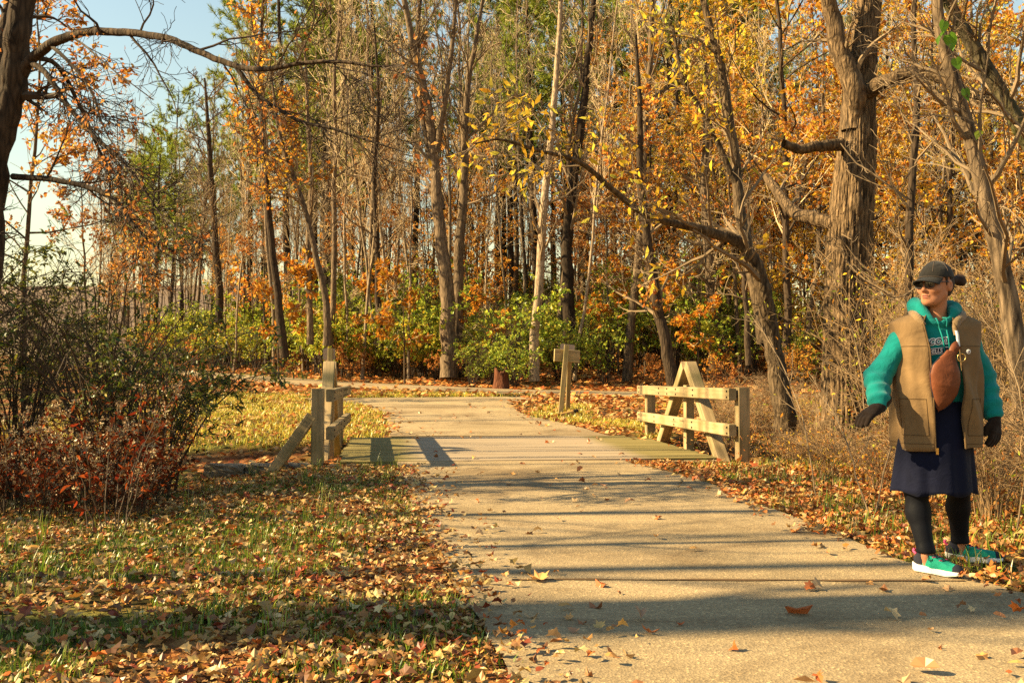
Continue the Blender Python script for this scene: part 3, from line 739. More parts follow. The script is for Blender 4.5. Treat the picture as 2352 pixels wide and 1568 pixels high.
# ------------------------------------------------------------------ trees one can single out
def ridged(P, Rr, k, rng, amp=.12, nr=9, lump=.05):
    """a trunk surface with vertical bark ridges"""
    n = len(P); T = norm(np.gradient(P, axis=0)); ref = np.array([0.05, 1.0, 0.0])
    U = norm(np.cross(T, np.broadcast_to(ref, T.shape))); V = np.cross(T, U)
    a = np.arange(k) / k * 2 * np.pi; s = np.concatenate([[0], np.cumsum(np.linalg.norm(np.diff(P, axis=0), axis=1))])
    A, S = np.meshgrid(a, s)
    def per(f, ss, sd):      # noise periodic in angle
        return vnoise(np.cos(A) * f + 40, np.sin(A) * f + S * ss + 40, sd)
    w = per(1.5, .9, 1) * 2.2
    ridge = 1 - np.abs(np.sin(A * nr / 2 + w * 2.0 + S * .9)) ** .7
    ridge2 = np.abs(np.sin(A * nr * .8 + 5 * per(2.2, 1.8, 2) + S * 1.7))
    rad = Rr[:, None] * (1 + amp * (ridge * .7 + ridge2 * .5 - .5) + lump * (per(1.1, .55, 5) - .5) * 4 + amp * .7 * (per(6, 9, 7) - .5))
    ring = P[:, None, :] + rad[..., None] * (np.cos(A)[..., None] * U[:, None, :] + np.sin(A)[..., None] * V[:, None, :])
    i = np.arange(n * k).reshape(n, k)
    q = np.stack([i[:-1], np.roll(i[:-1], -1, 1), np.roll(i[1:], -1, 1), i[1:]], -1).reshape(-1, 4)
    return ring.reshape(-1, 3), q

def hero(name, label, bark, stems, twig_mat=M_TWIGD, rng=None, ridges=None, leaf=None, cat='tree', twigs=(7, 6, 4), lens=(.3, .5, .5), t0=.35, up=.15, ang=.8, group=None):
    """stems: list of (pixel points [(px,py,depth)], radii, branches?) -> one tree object
       leaf: (per twig, palette, size, long, material)"""
    base = W(*stems[0][0][0]); zb = float(hgt(base[0], base[1]))
    base = np.array((base[0], base[1], zb))
    root = empty(name, base); tag(root, label, cat, group)
    gtw = Geo(); L3 = []; first = True; any_tw = False
    for pts, rad, br in stems:
        n = max(8, len(pts) * 5); P = curve([W(*p) for p in pts], n) - base
        Rr = np.interp(np.linspace(0, 1, n), np.linspace(0, 1, len(rad)), rad)
        g = Geo()
        if ridges and first:
            nn = 130; P_ = curve([W(*p) for p in pts], nn) - base; R_ = np.interp(np.linspace(0, 1, nn), np.linspace(0, 1, len(rad)), rad)
            v, q = ridged(P_, R_, ridges[0], rng, ridges[1], ridges[2]); g.add(v, q=q)
        else:
            wv = np.cumsum(rng.normal(0, 1, (n, 3)), 0); wv -= np.linspace(0, 1, n)[:, None] * wv[-1]
            P = P + wv * np.minimum(Rr[:, None] * .12, .03)
            g.tubes(P, Rr, 12)
            g.add(P[-1] + [0, 0, 0], c=(1, 1, 1))
        g.obj('trunk' if first else 'limb', bark, root, smooth=True); first = False
        if br:
            n1, n2, n3 = [max(1, int(round(t * br))) if j == 0 else t for j, t in enumerate(twigs)]
            P1, R1 = spawn(P, Rr, n1, t0, .99, ang, lens[0], .42, 8, rng, up=up, wob=.14, lmin=.4)
            P2, R2 = spawn(P1, R1, n2, .15, 1.0, .7, lens[1], .6, 6, rng, up=up, wob=.16, lmin=.25)
            P3, R3 = spawn(P2, R2, n3, .15, 1.0, .7, lens[2], .65, 5, rng, up=up * .6, wob=.2, lmin=.15)
            mr = .0009 * 1.2 * float(np.mean([p[2] for p in pts])) / 3
            gtw.tubes(P1, np.maximum(R1, mr * 1.6), 5); gtw.tubes(P2, np.maximum(R2, mr), 3); gtw.tubes(P3, np.maximum(R3, mr * .8), 3)
            L3.append(P3[:, ::1]); any_tw = True
    if any_tw: tag(gtw.obj('twigs', twig_mat, root), kind='stuff')
    if leaf:
        per, pal, size, lng, mt = leaf; gl = Geo()
        for P3 in L3:
            p, d = on_twigs(P3, per, rng, .2, .5)
            kp = vnoise(p[:, 0] * 1.3 + 9, p[:, 2] * 1.3 + p[:, 1], 3) > .5; p, d = p[kp], d[kp]
            gl.leaves(p, d, size * rng.uniform(.6, 1.25, len(p)), pick(pal, len(p), rng, .25), LEAF_LONG if lng else LEAF2, rng)
        tag(gl.obj('crown', mt, root), kind='stuff')
    return root
H = np.random.default_rng(5)
# twin trunk in the middle
hero('ash_tree', 'tall twin grey trunk rising in the middle just behind the road', M_BARK, [
    ([(1033, 868, 32), (1031, 760, 32), (1030, 650, 32), (1018, 500, 32), (1002, 350, 32), (985, 220, 31.8), (958, 110, 31.6), (925, -30, 31.4), (900, -160, 31.2)], [.30, .25, .225, .185, .155, .13, .105, .085, .05], .8),
    ([(1052, 855, 32.8), (1052, 700, 32.8), (1056, 560, 32.8), (1066, 400, 32.8), (1076, 210, 32.8), (1095, 90, 32.8), (1120, -60, 32.8)], [.22, .18, .16, .13, .10, .07, .04], .8),
    ([(1016, 480, 32), (985, 330, 32.2), (965, 200, 32.4), (962, 60, 32.4), (975, -80, 32.4)], [.12, .105, .09, .07, .04], .7),
    ([(1003, 350, 32), (1022, 230, 31.6), (1040, 90, 31.5), (1052, -80, 31.4)], [.105, .09, .07, .04], .7)], rng=H, twigs=(16, 6, 4), lens=(.2, .5, .5), t0=.4, up=.3)
hero('pale_tree', 'slim pale trunk with flaking bark right of the twin trunk', M_BARKP, [
    ([(1226, 878, 29.5), (1231, 760, 29.5), (1240, 640, 29.5), (1252, 480, 29.5), (1272, 260, 29.5), (1288, 40, 29.5), (1295, -120, 29.5)], [.17, .14, .13, .115, .095, .07, .04], 1)], rng=H, twigs=(18, 6, 4), lens=(.16, .5, .5), t0=.35, up=.3)
for nm, lb, bk, pts, rad in (
    ('dark_tree', 'slender dark trunk at left standing in the leaf litter', M_BARKD, [(652, 822, 31), (640, 680, 31), (625, 560, 31), (610, 420, 31), (603, 280, 31), (598, 120, 31), (610, -60, 31)], [.15, .12, .11, .10, .085, .06, .03]),
    ('leaning_tree', 'thin trunk leaning left behind the left railing of the footbridge', M_BARK, [(752, 795, 30), (748, 700, 30), (733, 620, 30), (706, 500, 30), (672, 400, 30), (640, 300, 30), (620, 150, 30)], [.13, .105, .095, .08, .07, .05, .03]),
    ('dark_tree', 'dark straight trunk at the left end of the woods', M_BARKD, [(502, 740, 42), (498, 640, 42), (490, 540, 42), (480, 400, 42), (478, 300, 42), (470, 180, 42)], [.17, .15, .14, .12, .09, .04]),
    ('dark_tree', 'dark forked trunk rising from the green bushes behind the leaning sign', M_BARKD, [(1312, 770, 33), (1312, 660, 33), (1310, 560, 33), (1325, 420, 33), (1345, 250, 33), (1360, 60, 33), (1370, -100, 33)], [.24, .2, .18, .16, .13, .1, .06]),
    ('oak_tree', 'rusty leaved oak trunk just left of the peaked right railing frame', M_BARKD, [(1542, 885, 28), (1530, 790, 28), (1510, 690, 28), (1492, 560, 28), (1476, 420, 28), (1470, 260, 28), (1460, 80, 28)], [.19, .16, .15, .13, .11, .08, .04]),
    ('oak_tree', 'straight oak trunk right of the peaked railing frame among orange leaves', M_BARK, [(1640, 850, 31), (1634, 720, 31), (1625, 600, 31), (1618, 440, 31), (1625, 260, 31), (1620, 60, 31)], [.2, .17, .16, .13, .1, .06]),
    ('thin_tree', 'thin twisted dark trunk between the oaks and the arching tree', M_BARKD, [(1718, 840, 27), (1716, 740, 27), (1710, 650, 27), (1722, 560, 27), (1715, 430, 27)], [.09, .075, .065, .05, .03]),
    ('slim_tree', 'slim trunk with mottled bark between the dark and the leaning trunks', M_BARK, [(712, 790, 33), (708, 690, 33), (704, 580, 33), (712, 420, 33), (705, 250, 33), (700, 90, 33)], [.12, .1, .09, .08, .06, .03]),
    ('slim_tree', 'slim dark trunk left of the twin trunk with orange leaves below', M_BARKD, [(876, 800, 34), (870, 690, 34), (868, 560, 34), (862, 400, 34), (870, 240, 34), (860, 60, 34)], [.11, .1, .09, .08, .06, .03]),
    ):
    lf = (3, RUST + ORANGE, .14, False, M_LEAF) if nm == 'oak_tree' else (2, ORANGE + GOLD[:1], .16, False, M_LEAF) if 'slender' in lb or 'leaning left' in lb else None
    hero(nm, lb, bk, [(pts, rad, 1)], rng=H, twigs=(16, 6, 4) if not lf else (22, 7, 4), lens=(.22, .5, .5), t0=(.2 if nm == 'oak_tree' else .5) if lf else .35, up=.25, leaf=lf)
for px, y, s, lb in ((55, 25, .85, 'sparse pinkish orange tree behind the trunk at the left edge'), (205, 33, .8, 'small orange tree on the lawn side of the far road'), (330, 40, .75, 'short rusty tree where the woods meet the field')):
    plant_tree(RUSTY[2 if px > 300 else 0 if px > 100 else 1], 'oak_tree', (px - 1176) * y / FPX, y, lb, 'tree', None, s, rng=rngF)

# big rugged trunk on the right
big = hero('cottonwood_tree', 'massive trunk with deeply furrowed bark and burls behind the person', M_BARKH, [
    ([(1945, 985, 12.4), (1945, 900, 12.4), (1944, 780, 12.4), (1946, 640, 12.4), (1955, 480, 12.4), (1966, 330, 12.4), (1974, 200, 12.4), (1985, 90, 12.4), (2000, -40, 12.4), (2015, -200, 12.4)], [.37, .30, .265, .25, .245, .215, .185, .165, .145, .10], 0.0),
    ([(1960, 300, 12.3), (1938, 180, 12.2), (1915, 70, 12.2), (1895, -60, 12.1)], [.14, .13, .11, .08], .6),
    ([(1930, 332, 12.3), (1880, 335, 12.1), (1838, 342, 12.0), (1800, 330, 11.9)], [.08, .065, .06, .05], 0),
    ([(1925, 520, 12.4), (1880, 510, 12.6), (1830, 495, 12.9), (1795, 460, 13.2), (1760, 405, 13.6)], [.09, .09, .08, .07, .05], .2),
    ([(1985, 215, 12.3), (2040, 185, 12.0), (2100, 165, 11.8), (2170, 190, 11.6), (2215, 215, 11.4), (2290, 235, 11.2), (2380, 290, 11.0)], [.11, .09, .08, .07, .06, .05, .04], .8),
    ], rng=H, ridges=(140, .17, 38), twigs=(10, 6, 4), lens=(.4, .5, .5), t0=.3, up=.1)
gbl = Geo()
for bx_, by_, rad_ in ((1968, 470, .12), (1962, 610, .09), (1935, 560, .07)):
    c_ = W(bx_, by_, 12.4 - .22) - np.array(big.location); u = np.linspace(0, math.pi, 12); w_ = np.linspace(0, 2 * math.pi, 16, endpoint=False)
    V = [(c_[0] + rad_ * .75 * math.sin(a) * math.cos(b) * (1 + .1 * math.sin(3 * b)), c_[1] + rad_ * .6 * math.sin(a) * math.sin(b), c_[2] + rad_ * 1.5 * math.cos(a)) for a in u for b in w_]
    i = np.arange(12 * 16).reshape(12, 16); gg = Geo(); gg.add(V, q=np.stack([i[:-1], np.roll(i[:-1], -1, 1), np.roll(i[1:], -1, 1), i[1:]], -1).reshape(-1, 4)[:, ::-1])
    gg.obj('burl', M_BARKH, big, smooth=True)

# arching tree in front of it
M_BARKA = bark_mat('bark_arch', (.018, .011, .006), (.15, .10, .055), 9, .3, .8)
hero('arching_tree', 'dark trunk bending left in a long arch above the right railing', M_BARKA, [
    ([(1805, 985, 13.4), (1785, 900, 13.4), (1765, 800, 13.4), (1745, 700, 13.3), (1727, 610, 13.2), (1682, 550, 13.1), (1600, 520, 13.0), (1490, 494, 12.8), (1400, 430, 12.5), (1330, 372, 12.2), (1240, 346, 11.9), (1150, 320, 11.6), (1090, 330, 11.3)], [.16, .135, .12, .11, .098, .082, .062, .047, .036, .03, .022, .015, .008], 1.8),
    ([(1755, 790, 13.6), (1722, 600, 13.9), (1700, 470, 14.1), (1680, 330, 14.2), (1652, 160, 14.2), (1618, 20, 14.2), (1595, -100, 14.2)], [.105, .09, .08, .07, .06, .048, .036], 1.5),
    ([(1690, 420, 14.1), (1620, 270, 14.0), (1570, 180, 13.9), (1545, 60, 13.9)], [.045, .04, .03, .02], .5)],
    rng=H, twigs=(12, 6, 4), lens=(.22, .55, .5), t0=.3, up=.05, leaf=(1, [(.66, .42, .04), (.62, .33, .03), (.5, .42, .06)], .13, True, M_LEAF))
# leaning stems at the right edge
hero('leaning_tree', 'rough barked stem leaning left at the right edge behind the person', M_BARK, [
    ([(2372, 1040, 8.2), (2345, 880, 8.2), (2322, 720, 8.2), (2298, 600, 8.2), (2268, 480, 8.2), (2240, 360, 8.2), (2200, 220, 8.2), (2165, 100, 8.2), (2150, -20, 8.2), (2140, -140, 8.2)], [.11, .085, .075, .068, .062, .056, .05, .045, .04, .03], 1.6)],
    rng=H, ridges=(36, .14, 14), twigs=(13, 6, 4), lens=(.28, .5, .5), t0=.25, up=.1, leaf=(.34, RUST, .1, False, M_LEAF) and None)
hero('leaning_tree', 'mossy stem slanting across the upper right corner', M_BARKM, [
    ([(2560, 900, 8.8), (2500, 620, 8.8), (2420, 420, 8.8), (2352, 310, 8.8), (2285, 190, 8.8), (2225, 90, 8.8), (2170, -10, 8.8), (2120, -120, 8.8)], [.11, .09, .075, .066, .06, .055, .048, .04], 1.5)],
    rng=H, ridges=(36, .12, 12), twigs=(12, 6, 4), lens=(.26, .5, .5), t0=.35, up=.1)
hero('sapling', 'thin dark upright sapling between the big trunk and the right stems', M_BARKD, [
    ([(2090, 1000, 11), (2092, 800, 11), (2090, 600, 11), (2098, 420, 11), (2108, 240, 11), (2100, 60, 11), (2110, -100, 11)], [.06, .05, .045, .042, .036, .028, .02], 1)],
    rng=H, twigs=(16, 6, 4), lens=(.22, .5, .5), t0=.2, up=.2)

# left tree with the long arched limb
hero('beech_tree', 'dark leaning trunk at the left edge with a long limb arching right', M_BARKD, [
    ([(-95, 1120, 9.2), (-60, 900, 9.2), (-25, 700, 9.2), (0, 540, 9.2), (16, 380, 9.2), (38, 220, 9.2), (56, 100, 9.2), (72, -30, 9.2), (82, -180, 9.2)], [.19, .16, .145, .13, .125, .12, .115, .105, .09], .6),
    ([(48, 175, 9.2), (85, 125, 9.1), (130, 92, 8.9), (190, 74, 8.7), (260, 74, 8.5), (330, 80, 8.3), (400, 96, 8.1), (480, 130, 7.9), (560, 155, 7.7), (630, 158, 7.5), (700, 146, 7.4), (790, 143, 7.2), (860, 152, 7.1), (930, 150, 7.0)], [.055, .048, .042, .037, .034, .031, .029, .026, .022, .019, .016, .013, .009, .005], .9),
    ([(540, 150, 7.75), (580, 205, 7.7), (620, 240, 7.6), (690, 280, 7.5), (760, 296, 7.4), (850, 325, 7.3), (930, 350, 7.2)], [.019, .017, .015, .013, .011, .008, .004], .5),
    ([(60, 140, 9.2), (105, 165, 9.0), (160, 245, 8.8), (225, 320, 8.6), (290, 380, 8.5), (345, 455, 8.4), (400, 540, 8.3)], [.03, .026, .022, .018, .014, .01, .005], .8),
    ([(30, 405, 9.2), (110, 408, 9.0), (190, 425, 8.8), (260, 455, 8.6), (310, 520, 8.5), (360, 570, 8.4), (430, 610, 8.3)], [.03, .026, .022, .018, .014, .009, .005], .7),
    ([(55, 130, 9.2), (130, 150, 9.6), (190, 260, 9.9), (220, 330, 10), (250, 400, 10.1), (250, 500, 10.2)], [.026, .022, .018, .015, .012, .007], .6),
    ([(-38, 770, 9.25), (-14, 560, 9.3), (-30, 330, 9.6), (-10, 160, 9.9), (15, 20, 10.1), (40, -120, 10.2)], [.06, .07, .062, .055, .05, .035], .8),
    ], twig_mat=M_STEM, rng=H, twigs=(15, 8, 5), lens=(.34, .5, .5), t0=.12, up=-.02, leaf=(1, [(.5, .2, .06), (.42, .14, .04), (.55, .27, .08)], .055, False, M_LEAF))
# off-frame trees at the left whose trunks lay the bars of shade on the path
CAST = [forest_tree('caster%d' % i, 170 + i, h, r, M_BARKD, n1=n1, t0=.3, l1=.3, a1=.75, n2=4, n3=2, up=.3, lean=.004, wob=.005) for i, (h, r, n1) in enumerate(((22, .36, 9), (19, .15, 8), (17, .09, 8)))]
rngC = np.random.default_rng(3)
for k, (x, y, c, s) in enumerate(((-14, 3.1, 0, 1.05), (-15, 4.25, 1, 1.0), (-17, 5.05, 2, 1.0), (-14, 6.4, 2, 1.0), (-19, 8.4, 1, .8), (-23, 11.3, 1, 1.0), (-18, 14.2, 1, .9), (-26, 16.5, 1, 1.0), (-30, 13.2, 0, .9), (-17, 1.0, 0, .8), (-24, 21, 1, 1.0), (-10, 8.8, 2, .9), (-20, 7.3, 2, 1.0), (-22, 9.6, 2, 1.1), (-16, 10.9, 2, 1.0), (-19, 2.5, 1, 1.0), (-6.5, 5.75, 2, .6), (-7.2, 7.05, 2, .62), (-7.5, 9.3, 2, .6))):
    o = plant_tree(CAST[c], 'bare_tree', x, y, 'leafless tree left of the view that casts bars of shade on the path', 'tree', 'trees left of the view', s, rng=rngC, tilt=.004)
# ================================================================== bushes and weeds
def shrub(name, seed, h, w, nst, leaf, pal, size, stem_mat, lmat, arch=.5, n2=7, n3=4, rad=.012, long=False, hole=.35):
    """many stems from one foot, arching out; returns meshes"""
    rng = np.random.default_rng(seed)
    P0 = np.empty((nst, 8, 3)); R0 = np.empty((nst, 8))
    for k in range(nst):
        a = rng.uniform(0, 6.283); d = np.array([math.cos(a), math.sin(a), 0]); ln = rng.uniform(.65, 1.1); out = rng.uniform(.25, 1) * w
        t = np.linspace(0, 1, 8)[:, None]
        up_ = h * ln * (t * (1 + arch) - arch * t ** 2.2)
        P0[k] = d * (t ** 1.3) * out + np.array([0, 0, 1]) * up_ + np.cumsum(rng.normal(0, .012 * h, (8, 3)), 0) + d * rng.uniform(0, .12)
        P0[k, 0, 2] = -.15; R0[k] = rad * rng.uniform(.7, 1.3) * np.linspace(1, .3, 8)
    P1, R1 = spawn(P0, R0, n2, .2, 1, .7, .35, .6, 6, rng, up=-.05, wob=.14, lmin=.15)
    P2, R2 = spawn(P1, R1, n3, .15, 1, .7, .5, .65, 4, rng, up=-.1, wob=.18, lmin=.08)
    g = Geo(); g.tubes(P0, R0, 5); g.tubes(P1, np.maximum(R1, .003), 3); g.tubes(P2, np.maximum(R2, .0022), 3)
    ms = {'stems': g.mesh(name + '_stems', stem_mat)}
    if leaf:
        gl = Geo(); Pa = P2 
        p, d = on_twigs(Pa, leaf, rng, .1, .3)
        kp = vnoise(p[:, 0] * 2.2 + 5, p[:, 1] * 2.2 + p[:, 2] * 2.6, seed) > hole; p, d = p[kp], d[kp]
        gl.leaves(p, d, size * rng.uniform(.6, 1.25, len(p)), pick(pal, len(p), rng, .3), LEAF_LONG if long else LEAF2, rng)
        ms['foliage'] = gl.mesh(name + '_leaves', lmat)
    return ms
def put(ms, name, x, y, label, cat, group, s=1.0, rz=0.0, kinds=('stems', 'foliage', 'heads'), dz=0, sz=1.0):
    o = empty(name, (x, y, float(hgt(x, y)) + dz)); o.rotation_euler = (0, 0, rz); o.scale = (s, s, s * sz)
    for k, m in ms.items(): tag(inst(k, m, o), kind='stuff')
    return tag(o, label, cat, group)
UNDER = [shrub('under%d' % i, 300 + i, h, w, 16, 5, p, .10, M_STEM, M_GREEN, .6, 7, 4, .012) for i, (h, w, p) in enumerate(((2.0, 1.5, GREEN + LIME), (1.6, 1.4, LIME), (2.4, 1.5, GREEN[1:] + LIME), (1.3, 1.2, LIME + YELLOW[:1])))]
UNDERO = [shrub('undero%d' % i, 320 + i, h, w, 12, 4, p, .11, M_STEM, M_LEAF, .5, 7, 4, .012) for i, (h, w, p) in enumerate(((1.5, 1.2, RUST), (2.6, 1.5, ORANGE)))]
rU = np.random.default_rng(12)
nU = 0
def under(count, y0, y1, p0, p1, protos, lab, grp, seed, edge=3.4, smin=.7, smax=1.25, d=1.1):
    rng = np.random.default_rng(seed); k = 0; tr = 0; loc = []
    while k < count and tr < 4000:
        tr += 1; y = rng.uniform(y0, y1); px = rng.uniform(p0, p1); x = (px - 1176) * y / FPX
        if y < float(road_y(x)) + edge: continue
        if any((a - x) ** 2 + (b - y) ** 2 < d * d for a, b in loc): continue
        loc.append((x, y)); k += 1
        put(protos[rng.integers(0, len(protos))], 'bush', x, y, lab, 'bush', grp, rng.uniform(smin, smax), rng.uniform(0, 6.28))
under(70, 33, 54, 400, 1010, UNDER[1:], 'yellow green bush of the undergrowth left of the twin trunk', 'undergrowth left of the twin trunk', 21, 4.5, 1.0, 1.6, .9)
under(64, 29.5, 50, 1060, 1740, UNDER, 'green leafy bush of the undergrowth right of the twin trunk', 'undergrowth right of the twin trunk', 22, 2.8, .9, 1.6, .9)
under(16, 28, 42, 1740, 2400, UNDER, 'green bush in the undergrowth behind the big rugged trunk', 'undergrowth behind the rugged trunk', 23, 3)
under(9, 29, 40, 560, 1100, UNDERO, 'low orange brown bush in the undergrowth behind the road', 'orange brown undergrowth', 24, 3.2, .5, .8)
under(12, 26, 34, 1420, 2100, UNDERO, 'rusty brown bush at the foot of the right hand woods', 'rusty bushes right', 25, 2.4, .4, .7)
under(6, 28, 31, 1060, 1200, UNDER[:1], 'green bush hugging the foot of the twin trunk and stump', 'bushes by the stump', 26, 2.4, .5, .8, .5)
under(12, 38, 60, 330, 520, UNDERO[:1] + UNDER[3:], 'low bush at the left end of the woods', 'bushes at the left end of the woods', 27, 5)

under(22, 46, 62, 950, 1750, UNDERO[1:] + UNDER[2:3], 'tall bush high on the slope in the middle of the woods', 'bushes high on the slope', 28, 5, 1.0, 1.6, 1.2)
under(10, 44, 60, 1750, 2400, UNDERO[1:], 'orange brown bush high on the slope at the right', 'bushes high on the right slope', 29, 5, 1.0, 1.6, 1.2)
under(26, 42, 60, 600, 1750, UNDERO[1:] + UNDERO[1:] + UNDER[1:2], 'x', 'orange bushes of the middle slope', 30, 5, 1.1, 1.8, 1.1)
# the bright orange maple saplings in front of the woods
SAP = [forest_tree('sap%d' % i, 400 + i, h, .03, M_BARK, n1=14, t0=.25, l1=.4, a1=1.1, n2=5, n3=4, leaf=4, pal=[(.62, .26, .03), (.6, .32, .04), (.52, .18, .03)], size=.16, up=.0) for i, h in enumerate((3.6, 4.6))]
for px, py_, y, s, lb in ((930, 800, 31, 1.0, 'bright orange maple sapling left of the twin trunk'), (640, 780, 33, 1.25, 'orange maple sapling beside the slender dark trunk'), (1130, 800, 33, .9, 'orange maple sapling right of the twin trunk'), (1600, 820, 30, 1.0, 'orange maple sapling behind the peaked railing frame'), (1420, 820, 34, 1.2, 'tall orange maple sapling right of the leaning sign'), (810, 790, 36, 1.1, 'pale orange maple sapling in the yellow green undergrowth')):
    x = (px - 1176) * y / FPX; plant_tree(SAP[int(px) % 2], 'maple_sapling', x, y, lb, 'sapling', None, s, rng=rngF)

# big dark green bushes at the left
rB = np.random.default_rng(41)
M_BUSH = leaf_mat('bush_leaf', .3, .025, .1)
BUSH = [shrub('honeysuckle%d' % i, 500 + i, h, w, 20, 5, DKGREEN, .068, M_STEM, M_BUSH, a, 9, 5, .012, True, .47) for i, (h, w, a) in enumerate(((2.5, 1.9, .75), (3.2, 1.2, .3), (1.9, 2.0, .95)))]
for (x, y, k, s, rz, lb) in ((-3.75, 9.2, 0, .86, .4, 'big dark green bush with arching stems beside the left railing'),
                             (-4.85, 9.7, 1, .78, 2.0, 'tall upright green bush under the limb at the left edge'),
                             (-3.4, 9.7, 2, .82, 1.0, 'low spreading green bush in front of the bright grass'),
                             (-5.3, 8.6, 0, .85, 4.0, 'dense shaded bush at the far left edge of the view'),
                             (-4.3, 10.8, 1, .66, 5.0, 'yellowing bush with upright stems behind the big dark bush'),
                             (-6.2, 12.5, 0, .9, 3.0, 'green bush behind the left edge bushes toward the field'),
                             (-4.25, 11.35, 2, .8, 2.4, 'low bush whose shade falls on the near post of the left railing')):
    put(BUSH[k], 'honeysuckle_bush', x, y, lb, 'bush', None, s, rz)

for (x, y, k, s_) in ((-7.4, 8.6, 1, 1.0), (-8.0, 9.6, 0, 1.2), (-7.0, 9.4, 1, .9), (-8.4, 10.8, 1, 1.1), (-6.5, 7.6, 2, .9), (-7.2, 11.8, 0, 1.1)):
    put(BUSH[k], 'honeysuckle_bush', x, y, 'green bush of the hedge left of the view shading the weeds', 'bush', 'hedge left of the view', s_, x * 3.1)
# dry weeds with seed heads and red leaves below those bushes
def weed(name, seed):
    rng = np.random.default_rng(seed); ns = 9
    P = np.empty((ns, 7, 3)); Rr = np.empty((ns, 7)); g = Geo(); gh = Geo(); gl = Geo()
    for k in range(ns):
        a = rng.uniform(0, 6.28); t = np.linspace(0, 1, 7)[:, None]; h = rng.uniform(.45, .95)
        P[k] = np.array([math.cos(a), math.sin(a), 0]) * (.1 + t ** 1.5 * rng.uniform(.05, .35)) + np.array([0, 0, h]) * t + np.cumsum(rng.normal(0, .012, (7, 3)), 0)
        P[k, 0, 2] = -.05; Rr[k] = np.linspace(.005, .002, 7)
    P1, R1 = spawn(P, Rr, 8, .25, 1, .7, .22, .6, 4, rng, up=.1, lmin=.05)
    g.tubes(P, Rr, 4); g.tubes(P1, np.maximum(R1, .0015), 3)
    tip = np.concatenate([P[:, -1], P1[rng.random(len(P1)) < .35][:, -1]])
    pp = np.repeat(tip, 16, 0); n = len(pp)
    gh.leaves(pp + rng.normal(0, .013, (n, 3)), rng.normal(0, 1, (n, 3)), rng.uniform(.012, .028, n), pick([(.5, .38, .22), (.42, .28, .15), (.3, .18, .09)], n, rng), LEAF2, rng)
    p, d = on_twigs(P1, 3, rng, .1, .6); n = len(p)
    gl.leaves(p, d, rng.uniform(.035, .08, n), pick([(.2, .028, .01), (.13, .03, .012), (.1, .04, .014), (.28, .06, .015), (.07, .03, .012)], n, rng, .3), LEAF_LONG, rng)
    return {'stems': g.mesh(name + 's', M_STEM), 'heads': gh.mesh(name + 'h', M_LITTER), 'foliage': gl.mesh(name + 'l', M_LEAF)}
WEED = [weed('weed%d' % i, 600 + i) for i in range(4)]
rW = np.random.default_rng(9); k = 0
while k < 34:
    y = rW.uniform(6.9, 9.6); x = rW.uniform(-5.0, -2.35)
    if px_of(x, y) > 440 - (9.6 - y) * 40 or px_of(x, y) < -60: continue
    k += 1; put(WEED[k % 4], 'dry_weed', x, y, 'dry reddish weed with fluffy seed heads below the left bushes', 'weed', 'dry weeds below the left bushes', rW.uniform(.45, 1.1), rW.uniform(0, 6.28))

# tangle of dry stems on the right bank
def bramble(name, seed, h, w, nst, leafpal=None, arch=.7):
    ms = shrub(name, seed, h, w, nst, 0, None, .05, M_STRAW, None, arch, 7, 4, .006)
    if leafpal:
        rng = np.random.default_rng(seed + 7); gl = Geo(); n = 420
        p = np.stack([rng.normal(0, w * .55, n), rng.normal(0, w * .55, n), rng.uniform(.05, h * .9, n)], -1)
        gl.leaves(p, rng.normal(0, 1, (n, 3)) + [0, 0, -.6], rng.uniform(.03, .075, n), pick(leafpal, n, rng, .3), LEAF_LONG, rng)
        ms['foliage'] = gl.mesh(name + 'l', M_LEAF)
    return ms
BR = [bramble('br0', 700, 1.25, 1.0, 30, RUST + LIME[:1]), bramble('br1', 701, 2.2, .9, 26, YELLOW + LIME), bramble('br2', 702, .8, .9, 30, RUST + GOLD), bramble('br3', 703, 2.9, 1.0, 20, GOLD + LIME, .3)]
rR = np.random.default_rng(15)
spots = []
for k in range(400):
    y = rR.uniform(6.6, 19.0); x = rR.uniform(2.5, 8.5)
    lim = np.interp(y, [6.5, 8, 10, 11.3, 12, 16.2, 17, 19], [3.7, 3.35, 3.05, 2.95, 3.05, 2.75, 3.9, 4.6])
    if x < lim or px_of(x, y) > 2500: continue
    if any((a - x) ** 2 + (b - y) ** 2 < .55 ** 2 for a, b in spots): continue
    if len(spots) >= 74: break
    spots.append((x, y)); tall = px_of(x, y) > 2010 and (x - lim > .9 or y > 10)
    kd = rR.integers(0, 4) if tall else (0, 2)[rR.integers(0, 2)]
    s = rR.uniform(.7, 1.05) * (1 if tall else .72)
    if kd == 3 or kd == 1: lb, gp = 'tall dry bramble clump with sparse yellow leaves on the right bank', 'tall brambles on the right bank'
    else: lb, gp = 'low tangle of dry straw coloured stems on the right bank', 'low brambles on the right bank'
    put(BR[kd], 'bramble', x, y, lb, 'bramble', gp, s, rR.uniform(0, 6.28))
